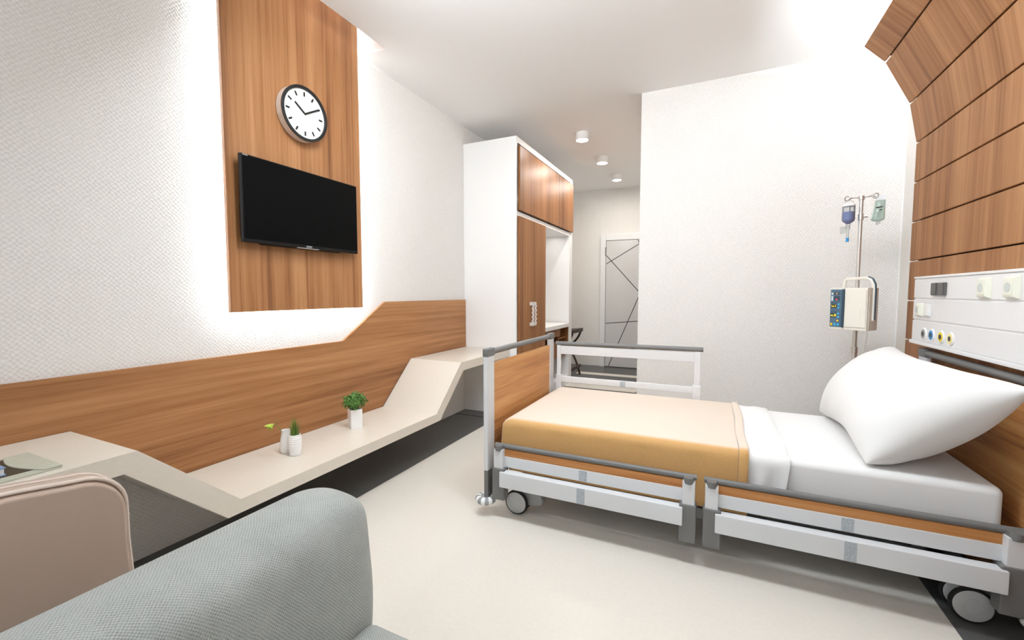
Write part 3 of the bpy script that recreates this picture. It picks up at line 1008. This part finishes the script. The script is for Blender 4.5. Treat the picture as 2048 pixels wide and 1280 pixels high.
# sheet turned down over the blanket
b = MB()
def sheetf(u, v):
    p, k = drape_path(u, 2.098, 3.008, 0.507, 0.30, 0.30, .032)
    hang = max(0, .48 - p.z)
    x1 = 0.305 - 0.12 * hang + (0.005 * sin(14 * p.y) if k == 2 else 0)
    x = 0.10 + (x1 - 0.10) * v
    if k == 2:
        p.z += .006 * (0.5 + 0.5 * sin(v * 9 + 2.5 * p.y)) + (.006 * max(0, (p.y - 2.6)) * sin(v * 7) ** 2) + 0.003 * sin(9 * p.y + 3 * v)
    if k in (0, 4):
        s = -1 if k == 0 else 1
        p.y += s * (0.006 * sin(v * 13 + 1.0) * min(1, hang * 9) + 0.002)
    if v > 0.93: p.z -= 0.004 * (v - .93) / .07
    return Vector((x, p.y, p.z))
b.grid(sheetf, 90, 40, 0.003)
tag(b.build('top_sheet', M['cotton'], origin=(.2, 2.55, 0.3), smooth=80), 'white top sheet folded out beyond the tan blanket hem', 'sheet')

# blanket
def smooth01(t): t = max(0, min(1, t)); return t * t * (3 - 2 * t)
t = thing('blanket', 'tan fleece blanket covering the foot half of the hospital bed', 'blanket', (-.45, 2.55, 0.25))
b = MB()
X0, X1 = -1.046, 0.112
def blf(u, v):
    # v: from the hem (0) over the top and down the foot end (1)
    p, k = drape_path(u, 2.088, 3.014, 0.517, 0.235, 0.30, .036)
    L1 = X1 - (X0 + .05)
    s = v * (L1 + .30)
    if s < L1:
        x, dz, fl = X1 - s, 0.0, 0.0
    else:
        w = (s - L1) / .30
        ang = min(1, w / .22) * (pi / 2) * .9
        r = .042
        x = X0 + .05 - r * sin(ang) - max(0, w - .22) * .02
        dz = -(r * (1 - cos(ang)) + max(0, w - .22) * .25)
    z = p.z
    if dz:
        z = max(.26, min(p.z, 0.517 + dz) if k in (1, 2, 3) else min(p.z, 0.517 + dz))
    y = p.y
    hang = max(0, .47 - p.z)
    if k == 0: y -= 0.004 * hang * 10 * 0.3 + .0015 * sin(v * 40)
    return Vector((x, y, z))
b.grid(blf, 90, 70, 0.004)
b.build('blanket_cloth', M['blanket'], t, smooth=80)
b = MB()
def hemf(u, v):
    p, k = drape_path(u, 2.0835, 3.018, 0.5205, 0.235, 0.30, .036)
    a = v * pi
    x = 0.113 + .038 * (1 - cos(a)) / 2 + (0.004 * sin(10 * p.y) if k == 2 else 0)
    o = .004 * sin(a)
    c = Vector((0, 2.55, .2))
    n = {0: Vector((0, -1, 0)), 4: Vector((0, 1, 0)), 2: Vector((0, 0, 1))}.get(k, Vector((0, -.7 if k == 1 else .7, .7)))
    return Vector((x, p.y, p.z)) + n * o
b.grid(hemf, 90, 8, 0.003)
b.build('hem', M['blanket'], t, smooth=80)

# pillow
PB, PT = Vector((0.600, 0, 0.515)), Vector((0.925, 0, 0.865))
pc = (PB + PT) / 2
vdir = (PT - PB); hv = vdir.length / 2; vdir.normalize()
ndir = Vector((-vdir.z, 0, vdir.x))
b = MB()
def pil(sgn):
    def f(u, v):
        a, c = 2 * u - 1, 2 * v - 1
        a2, c2 = math.copysign(abs(sin(a * pi / 2)), a), math.copysign(abs(sin(c * pi / 2)), c)
        e = max(0.0, (1 - abs(a2) ** 2.2) * (1 - abs(c2) ** 2.2))
        th = (e ** 0.5) * (0.185 if sgn > 0 else 0.20)
        # edges drawn inward between the corners
        tt = (c2 + 1) / 2
        hw = (0.440 + 0.175 * tt) * (1 - .03 * c2 ** 8) - 0.045 * (1 - c2 * c2)
        hh = (hv + 0.03) * (1 - .03 * a2 ** 8) - 0.045 * (1 - a2 * a2)
        p = pc + vdir * (hh * c2) + ndir * (sgn * th + .02) + Vector((0, 2.578 - .05 * tt + hw * a2, 0))
        w = 0.004 * sin(11 * a2 + 5 * c2) * max(0, 1 - abs(e - .25) * 3)
        p += ndir * w
        if p.x > 0.995: p.x = 0.995
        if p.z < 0.5 : p.z = 0.5 + 0.0 * p.z
        return p
    return f
b.grid(pil(1), 64, 48); b.grid(pil(-1), 64, 48)
bmesh.ops.remove_doubles(b.bm, verts=b.bm.verts, dist=0.0008)
bmesh.ops.recalc_face_normals(b.bm, faces=b.bm.faces)
tag(b.build('pillow', M['cotton'], origin=(0.75, 2.575, 0.5), smooth=180), 'plump white pillow leaning against the bed head', 'pillow')

# ------------------------------------------------------------------ IV stand
SX, SY = 0.812, 3.40
t = thing('iv_stand', 'polished steel infusion stand behind the bed by the far wall', 'drip stand', (SX, SY, 0))
b = MB(); b.cyl((SX, SY, .10), (SX, SY, .84), .0165); b.build('lower_pole', M['steel'], t)
b = MB(); b.cyl((SX, SY, .84), (SX, SY, 1.80), .011); b.cyl((SX, SY, .82), (SX, SY, .86), .019, bev=.004); b.build('upper_pole', M['steel'], t)
b = MB(); b.cyl((SX, SY, 1.655), (SX, SY, 1.695), .0165, bev=.002); b.cyl((SX, SY, 1.678), (SX + .034, SY - .012, 1.678), .006, .010, n=12); b.build('height_collar', M['steel'], t)
b = MB(); b.cyl((SX, SY, 1.780), (SX, SY, 1.806), .0165, bev=.003); b.build('hook_hub', M['steel'], t)
def hook(dx, dy, rise):
    d = Vector((dx, dy, 0)); L = d.length; d.normalize()
    c = Vector((SX, SY, 1.794))
    pts = [c + d * .01, c + d * (L * .45) + Vector((0, 0, rise * .5)), c + d * (L * .68) + Vector((0, 0, rise)), c + d * (L * .78) + Vector((0, 0, rise - .012))]
    cc = c + d * (L * .92) + Vector((0, 0, rise - .002))
    for k in range(15):
        a = radians(200 + 300 * k / 14)
        pts.append(cc + d * (.014 * cos(a)) + Vector((0, 0, .014 * sin(a))))
    bb = MB(); bb.tube(pts, .0018, 6); bb.build('bag_hook', M['hook'], t)
hook(-.088, -.045, -.004); hook(-.068, .06, .012); hook(.092, .045, .018); hook(.062, -.05, -.002)
for k in range(5):
    a = k * 2 * pi / 5 + .3
    b = MB(); b.box(.02, .20, -.012, .012, .07, .095, .005, M=Matrix.Translation((SX, SY, 0)) @ Matrix.Rotation(a, 4, 'Z'))
    lg = b.build('base_leg', M['steel'], t)
    e = Vector((SX + .185 * cos(a), SY + .185 * sin(a), 0))
    b = MB(); b.cyl(e + Vector((-.012 * sin(a), .012 * cos(a), .026)), e + Vector((.012 * sin(a), -.012 * cos(a), .026)), .026); b.cyl(e + Vector((0, 0, .04)), e + Vector((0, 0, .075)), .007); b.build('caster', M['rubber'], lg)
b = MB(); b.cyl((SX, SY, .06), (SX, SY, .12), .03, .022); b.build('base_hub', M['steel'], t)

# infusion pump
PA = -radians(37)
pl_ = Vector((0.727, 3.213, 0.978))
t = thing('infusion_pump', 'ivory infusion pump with slate control panel clamped to the steel stand', 'infusion pump', pl_, rotz=PA)
W2, D, Hh = .0975, .125, .255
b = MB()
b.box(-W2, -W2 + .076, -.004, D, 0, Hh, .004); b.box(-W2 + .076, W2, 0, D, 0.0, Hh, .004)
b.box(-W2 + .082, W2 - .004, -.006, .004, .018, Hh - .014, .003)
b.build('pump_body', M['pump'], t, local=True)
b = MB(); b.box(W2 - .002, W2 + .003, .02, D - .004, .004, Hh - .002, .002); b.build('side_cover', M['pumpside'], t, local=True)
b = MB(); b.box(-W2 + .006, -W2 + .068, -.010, -.002, .016, Hh - .010, .003); pn = b.build('control_panel', M['slate'], t, local=True)
b = MB(); b.box(-W2 + .068, -W2 + .080, -.013, -.001, .014, Hh - .008, .003); b.build('panel_grip', M['navy'], t, local=True)
Yp = -.0102
def pbox(name, x0, x1, z0, z1, m, d=.0012):
    bb = MB(); bb.box(-W2 + x0, -W2 + x1, Yp - d, Yp + .001, z0, z1); return bb.build(name, M[m], pn, local=True, smooth=0)
pbox('print_label', .012, .022, .212, .226, 'btnwhite'); pbox('status_window', .024, .058, .214, .226, 'navy'); pbox('indicator', .036, .044, .217, .223, 'lcdorange', .0018)
pbox('print_label', .012, .022, .176, .205, 'btnwhite'); pbox('status_window', .024, .058, .177, .204, 'navy'); pbox('indicator', .036, .045, .179, .188, 'lcdred', .0018)
for (z, s) in ((.143, 'Ln 2'), (.086, 'oc.20')):
    pbox('print_label', .012, .027, z + .018, z + .023, 'navy'); pbox('print_label', .030, .045, z + .018, z + .023, 'navy')
    dsp = pbox('display', .012, .042, z - .010, z + .012, 'display')
    tx = text('display_digits', s, .019, (-W2 + .027, Yp - .0016, z + .001), (pi / 2, 0, 0), M['digits'], dsp, sx=.72)
    for zz in (z + .012, z - .009):
        bb = MB(); bb.cyl((-W2 + .053, Yp - .003, zz), (-W2 + .053, Yp + .001, zz), .0058, n=18); bb.build('button', M['btnblue'], pn, local=True)
bb = MB(); bb.cyl((-W2 + .051, Yp - .003, .055), (-W2 + .051, Yp + .001, .055), .006, n=18); bb.build('button', M['btnyellow'], pn, local=True)
for x, m in ((.011, 'btnyellow'), (.029, 'btnblue'), (.047, 'btnblue')):
    bb = MB(); bb.box(-W2 + x, -W2 + x + .012, Yp - .003, Yp + .001, .024, .040, .001, 1); bb.build('button', M[m], pn, local=True)
b = MB(); b.box(.052, .064, -.0075, -.0055, .04, .125, .0005, 1); b.build('door_latch', M['pump'], t, local=True)
b = MB()
hp = [(-.055, .06, Hh - .004), (-.048, .06, Hh + .045), (-.04, .06, Hh + .052), (.062, .06, Hh + .058), (.085, .06, Hh + .046), (.098, .06, Hh + .018), (.1005, .06, Hh - .02), (.1005, .06, .06)]
b.tube(hp, .009, 8)
b.build('carry_handle', M['pump'], t, local=True)
b = MB(); b.tube([(x + .006, y + .004, z + .004) for x, y, z in hp[3:]], .0075, 8); b.build('handle_grip', M['navy'], t, local=True)
# clamp from pump back to pole
inv = Matrix.Rotation(-PA, 3, 'Z')
pp = inv @ (Vector((SX, SY, 0)) - Vector((pl_.x, pl_.y, 0)))
b = MB(); b.box(pp.x - .025, pp.x + .025, D, pp.y + .012, .09, .15, .004); b.build('pole_clamp', M['dgrey'], t, local=True)

# blue drip bottle
qx, qy = 0.744, 3.375
t = thing('drip_bottle', 'clear drip bottle half full of blue fluid hanging upside down from the stand', 'drip bottle', (qx, qy, 1.62))
b = MB(); b.lathe([(.0105, 0), (.0105, .018), (.014, .022), (.030, .034), (.0335, .044), (.0335, .130), (.030, .138), (.012, .141), (0, .142)], (qx, qy, 1.615), 36); b.build('bottle_wall', M['clear'], t)
b = MB(); b.lathe([(0, .019), (.0095, .019), (.0135, .0235), (.0288, .0355), (.0322, .0455), (.0322, .092), (0, .092)], (qx, qy, 1.615), 36); b.build('blue_fluid', M['bluefluid'], t)
b = MB(); b.cyl((qx + .006, qy, 1.635), (qx + .006, qy, 1.745), .0035, n=10); b.build('air_tube', M['dgrey'], t)
b = MB(); b.lathe([(0, .136), (.027, .136), (.0315, .132), (.0325, .127), (.034, .127), (.034, .135), (.026, .144), (0, .145)], (qx, qy, 1.615), 36); b.build('bottle_base', M['ceramic'], t)
b = MB(); b.tube([(qx - .026, qy, 1.75), (qx - .02, qy, 1.772), (qx, qy, 1.783), (qx + .02, qy, 1.772), (qx + .026, qy, 1.75)], .0015, 6); b.build('hanger', M['clear'], t)
b = MB(); b.cyl((qx, qy, 1.600), (qx, qy, 1.618), .012); b.cyl((qx, qy, 1.545), (qx, qy, 1.600), .0075); b.build('drip_chamber', M['clear'], t)
b = MB(); b.cyl((qx, qy, 1.522), (qx, qy, 1.548), .0085, .0075); b.build('blue_connector', M['blue'], t)
b = MB(); b.box(qx - .040, qx - .012, qy - .012, qy + .004, 1.575, 1.615, .004); b.build('air_filter', M['clear'], t)
b = MB(); b.tube([(qx, qy, 1.522), (qx, qy, 1.42), (qx - .012, qy + .005, 1.33), (qx - .05, qy + .03, 1.255), (qx - .062, qy + .03, 1.1), (qx - .065, qy - .0, .97), (qx - .05, qy + .02, .86), (qx + .0, qy + .03, .79), (qx + .05, qy + .03, .83), (qx + .062, qy + .03, .98)], .0018, 6); b.build('drip_tube', M['tubing'], t)
# saline bag
sx_, sy_ = 0.888, 3.375
t = thing('saline_bag', 'clear fluid bag with black print hanging from the right hook of the stand', 'fluid bag', (sx_, sy_, 1.63))
b = MB()
def bagf(sg, grow=0.0, z0=1.640, z1=1.768):
    def f(u, v):
        z = z0 + (z1 - z0) * v
        a = 2 * u - 1
        hw = (.034 - .011 * v) * min(1, (0.25 + v * 9)) ** .5 + grow
        th = (.016 * (1 - v) ** .5 + .003) * max(0, 1 - a * a) ** .6 * min(1, v * 8) ** .5
        return Vector((sx_ + hw * a + .012 * v, sy_ + sg * (th + .0006) - hw * a * .25, z))
    return f
b.grid(bagf(-1), 16, 24); b.grid(bagf(1), 16, 24)
b.build('bag_body', M['bagclear'], t, smooth=70)
b = MB(); b.grid(lambda u, v: Vector((sx_ + (.023 - .001 * v) * (2 * u - 1) + .012 + .004 * v, sy_ - .006 * (2 * u - 1), 1.764 + .032 * v)), 4, 4, .0015); b.build('hanging_tab', M['paper'], t)
b = MB(); b.grid(lambda u, v: Vector((sx_ + .006 - .020 + .032 * u, sy_ - .0195 + .0 * u, 1.716 + .008 * v + .005 * u)), 2, 1, .0005); b.grid(lambda u, v: Vector((sx_ + .006 - .004 + .014 * u, sy_ - .0195, 1.704 + .006 * v)), 2, 1, .0005)
for k in range(5): b.grid(lambda u, v: Vector((sx_ - .016 + .024 * u, sy_ - .0205, 1.665 + .007 * k + .0012 * v)), 2, 1, .0005)
b.build('bag_print', M['ink'], t, smooth=0)
b = MB(); b.cyl((sx_, sy_, 1.618), (sx_, sy_, 1.643), .006); b.cyl((sx_ + .012, sy_, 1.624), (sx_ + .012, sy_, 1.643), .004); b.build('bag_port', M['clear'], t)
b = MB(); b.tube([(sx_, sy_, 1.62), (sx_ - .003, sy_, 1.45), (sx_ - .005, sy_ + .01, 1.28), (sx_ - .01, sy_ + .06, 1.1), (sx_ - .012, sy_ + .03, .96), (sx_ - .025, sy_ + .02, .84), (sx_ - .05, sy_ + .02, .79), (sx_ - .065, sy_ + .02, .85), (sx_ - .064, sy_ + .02, .98)], .0018, 6); b.build('bag_tube', M['tubing'], t)

# ------------------------------------------------------------------ leather desk chair (back towards the viewer)
LX = -1.22
t = thing('desk_chair', 'taupe leather desk chair with piped rounded back facing the desk', 'chair', (-1.48, 0.10, 0))
LYc = 0.105
def lback(inset=0.0):
    pts = []
    hw = .405 - inset
    zt = .828 - inset
    r = .085
    ring = [(-hw - .012, .36 + inset), (-hw, .62)]
    for k in range(9):
        a = pi - k * (pi / 2) / 8
        ring.append((-hw + r + r * cos(a), zt - .028 - r + r * sin(a)))
    for k in range(1, 8):
        yy = (-hw + r) + (2 * hw - 2 * r) * k / 8
        ring.append((yy, zt - .028 + .028 * (1 - (yy / (hw - r)) ** 2)))
    for k in range(9):
        a = pi / 2 - k * (pi / 2) / 8
        ring.append((hw - r + r * cos(a), zt - .028 - r + r * sin(a)))
    ring += [(hw, .62), (hw + .012, .36 + inset)]
    return [(LYc + y, z) for y, z in ring]
def shell(x0, x1, inset, bev):
    bb = MB(); bb.prism(lback(inset), 'x', x0, x1, bev, 4); return bb
shell(LX - .03, LX, .010, .014).build('back_panel', M['leather'], t, smooth=60)
shell(LX - .09, LX - .020, .003, .006).build('backrest', M['leather'], t, smooth=60)
for (x, ins, r) in ((LX - .017, .004, .0042), (LX - .055, .002, .0028)):
    b = MB(); b.tube([(x, y, z) for y, z in lback(ins)], r, 8); b.build('piping', M['piping'], t)
b = MB(); b.box(-1.72, LX - .08, LYc - .34, LYc + .34, .37, .47, .03, 4); b.build('seat', M['leather'], t, smooth=60)
for s in (1, -1):
    b = MB(); b.box(-1.66, LX - .07, LYc + s * .375 - .03, LYc + s * .375 + .03, .36, .60, .02, 3); ar = b.build('armrest', M['leather'], t, smooth=60)
    b = MB(); b.tube([(-1.66, LYc + s * .405, .597), (-1.4, LYc + s * .407, .60), (LX - .08, LYc + s * .405, .665), (LX - .06, LYc + s * .412, .676), (LX - .045, LYc + s * .414, .668)], .005, 8); b.build('arm_piping', M['piping'], ar)
for sx in (-1.68, LX - .06):
    for s in (1, -1):
        b = MB(); b.cyl((sx, LYc + s * .36, 0), (sx, LYc + s * .34, .37), .012, .018, n=14); b.build('leg', M['chrome'], t)

# ------------------------------------------------------------------ grey sofa in the foreground
t = thing('sofa', 'grey woven fabric sofa in the foreground facing the bed', 'sofa', (-.55, -.05, 0))
b = MB()
def sofa_back():
    # cross-section in x,z (counter-clockwise), lofted along y with a puffed end cap
    sec = []
    prof2 = [(-.745, .29), (-.728, .38), (-.722, .50), (-.722, .58), (-.726, .65), (-.738, .692), (-.762, .712), (-.80, .721), (-.86, .724), (-.915, .716), (-.96, .69), (-.985, .64), (-1.0, .5), (-.99, .29)]
    cx_, cz_ = -.865, .54
    tb = bmesh.new()
    rings = []
    ysec = [-.95, -.8, -.6, -.4, -.2, 0, .15, .3, .42, .52, .60, .66, .70, .72, .738, .752, .76, .765, .767]
    for y in ysec:
        dd = max(0, (y - .68) / .087)
        sh = 1 - .20 * dd ** 3.2
        rr = []
        for i, (x, z) in enumerate(prof2):
            w = .004 * sin(y * 9 + i) + .003 * sin(y * 23 + i * 1.7)
            fx = cx_ + (x - cx_) * (1 - .09 * dd ** 4) + w
            fz = z if z < .45 else .45 + (z - .45) * (1 - .055 * dd ** 3) + w * .6
            rr.append(tb.verts.new((fx, y, fz)))
        rings.append(rr)
    n = len(prof2)
    for A_, B_ in zip(rings, rings[1:]):
        for i in range(n):
            tb.faces.new((A_[i], A_[(i + 1) % n], B_[(i + 1) % n], B_[i]))
    tb.faces.new(rings[0]); tb.faces.new(rings[-1][::-1])
    bmesh.ops.recalc_face_normals(tb, faces=tb.faces)
    return tb
b._merge(sofa_back())
o = b.build('back_cushion', M['weave'], t, smooth=180)
sd = o.modifiers.new('smooth', 'SUBSURF'); sd.levels = 2; sd.render_levels = 2
b = MB()
def seatf(u, v):
    x = -.74 + .68 * u; y = -.95 + 1.724 * v
    ex = min(1, min(u, 1 - u) / .06); ey = min(1, min(v, 1 - v) / .03)
    z = .385 + .035 * (1 - (1 - ex) ** 2) ** .5 * (1 - (1 - ey) ** 2) ** .5 + .004 * sin(9 * x + 5 * y) + .003 * sin(20 * y)
    return Vector((x, y, z))
b.grid(seatf, 40, 60)
b.box(-.74, -.06, -.95, .774, .25, .386, .01)
b.build('seat_cushion', M['weave'], t, smooth=60)
b = MB(); b.box(-1.0, -.08, -.93, .76, .10, .36, .01); b.build('base', M['weave'], t)
for x in (-.95, -.14):
    for y in (-.88, .70):
        b = MB(); b.cyl((x, y, 0), (x, y, .10), .016, .022, n=14); b.build('leg', M['dgrey'], t)

# ------------------------------------------------------------------ tilted fill fixtures, unseen, added to light the far room
cp = None
CPS = ((-1.15, 1.45), (-.2, 1.45))
for i, (x, y) in enumerate(CPS):
    lab = ('added white angled fill light on the ceiling, television side', 'added white angled fill light on the ceiling, bed head side')[i]
    if cp is None:
        cp = thing('fill_fixture', lab, 'ceiling light', (x, y, ZC), 'added angled fill lights over the sitting area')
        b = MB(); b.prism([(y - .22, ZC), (y - .22, ZC - .30), (y - .19, ZC - .30), (y + .11, ZC)], 'x', x - .42, x + .42, .004)
        b.build('housing', M['white'], cp)
        b = MB(); b.prism([(y - .175, ZC - .287), (y + .095, ZC - .017), (y + .099, ZC - .021), (y - .171, ZC - .291)], 'x', x - .39, x + .39)
        b.build('diffuser', M['diffuser'], cp, smooth=0)
    else:
        c = copy_tree(cp); c.location = (x, y, ZC); c['label'] = lab

b = MB(); b.box(XR - .007, XR, YF - .007, YF, 0, 2.7)
st(b.build('trim_2', M['white'], smooth=0))
b = MB()
b.box(XL, XR, YN, YN + .16, 2.60, 2.62); b.box(XL, XR, YN + .145, YN + .16, 2.62, 2.70)  # unseen cove shelf, added to carry the ceiling uplight
st(b.build('fill_cove', M['white'], smooth=0))
# ------------------------------------------------------------------ lights
def area(name, loc, rot, sx, sy, power, color=(1, .96, .91), spread=180):
    l = bpy.data.lights.new(name, 'AREA')
    l.shape = 'RECTANGLE'; l.size = sx; l.size_y = sy; l.energy = power; l.color = color
    l.spread = radians(spread)
    o = bpy.data.objects.new(name, l)
    COL.objects.link(o); o.location = loc; o.rotation_euler = rot
    return o
WARM = (.80, .912, 1)
for i, (x, y) in enumerate(CPS):
    area('fill_lamp', (x, y - .02, ZC - .175), (radians(45), 0, 0), .76, .34, 13.5, WARM)  # fill at the added diffusers, brightens bed and far wall
area('window_fill', ((wx0 + wx1) / 2, YN - .02, (wz0 + wz1) / 2), (pi / 2, 0, 0), 2.4, 1.55, 6, WARM)  # fill light put in at the added window
area('ceiling_fill', ((XL + XR) / 2, YN + .09, 2.66), (radians(168), 0, 0), 3.1, .06, 20, WARM)  # unseen uplight added to brighten the ceiling
# LED strips on the back of the television panel, shining onto the wall
LX_ = PX - 0.028
FW = (0, pi / 2, 0)
for y in (1.425, 2.299):
    area('led_lamp', (LX_, y, 2.07), FW, 1.85, .012, 17, WARM)
area('led_lamp', (LX_, 1.862, 1.127), FW, .012, .86, 10, WARM)
area('led_lamp', (XL + .03, 1.86, 2.975), (pi, 0, 0), .012, .72, 60, WARM)
# strips behind the headwall canopy
area('led_lamp', (0.95, 2.35, 2.685), (0, radians(180), 0), .05, 1.9, 32, WARM)
area('led_lamp', (1.065, 3.37, 2.54), (pi / 2, 0, pi), .08, .26, 15, WARM)
area('led_lamp', (1.10, 3.36, 1.6), (pi / 2, 0, pi), .02, 1.5, 4, WARM)
# lamp added to brighten the wardrobe niche
area('niche_fill', (-1.95, 4.98, 1.94), (0, 0, 0), .04, .8, .8, (1, .97, .93))
for y in (4.48, 5.36, 6.24):
    l = bpy.data.lights.new('downlight_lamp', 'AREA'); l.shape = 'DISK'; l.size = .12; l.energy = 6; l.color = (1, .96, .90)
    o = bpy.data.objects.new('downlight_lamp', l); COL.objects.link(o); o.location = (-1.295, y, ZC - .078)

w = bpy.data.worlds.new('world'); sc.world = w; w.use_nodes = True
w.node_tree.nodes['Background'].inputs[0].default_value = (.9, .95, 1, 1)
w.node_tree.nodes['Background'].inputs[1].default_value = .6

# ------------------------------------------------------------------ camera
cam = bpy.data.cameras.new('camera')
cam.sensor_fit = 'HORIZONTAL'; cam.sensor_width = 36
cam.lens = 863 / 2048 * 36
cam.clip_start = .02
co = bpy.data.objects.new('camera', cam)
COL.objects.link(co)
co.location = (0, 0, 1.2)
co.rotation_euler = (radians(90 - 3.547), 0, radians(25.152))
sc.camera = co

# ------------------------------------------------------------------ colour / render look
sc.view_settings.view_transform = 'Standard'
sc.view_settings.look = 'None'
sc.view_settings.gamma = 1
sc.view_settings.exposure = 0.64
sc.view_settings.use_curve_mapping = False
sc.cycles.use_denoising = True
sc.cycles.max_bounces = 10
sc.cycles.diffuse_bounces = 6
sc.cycles.transparent_max_bounces = 12
sc.cycles.sample_clamp_indirect = 6
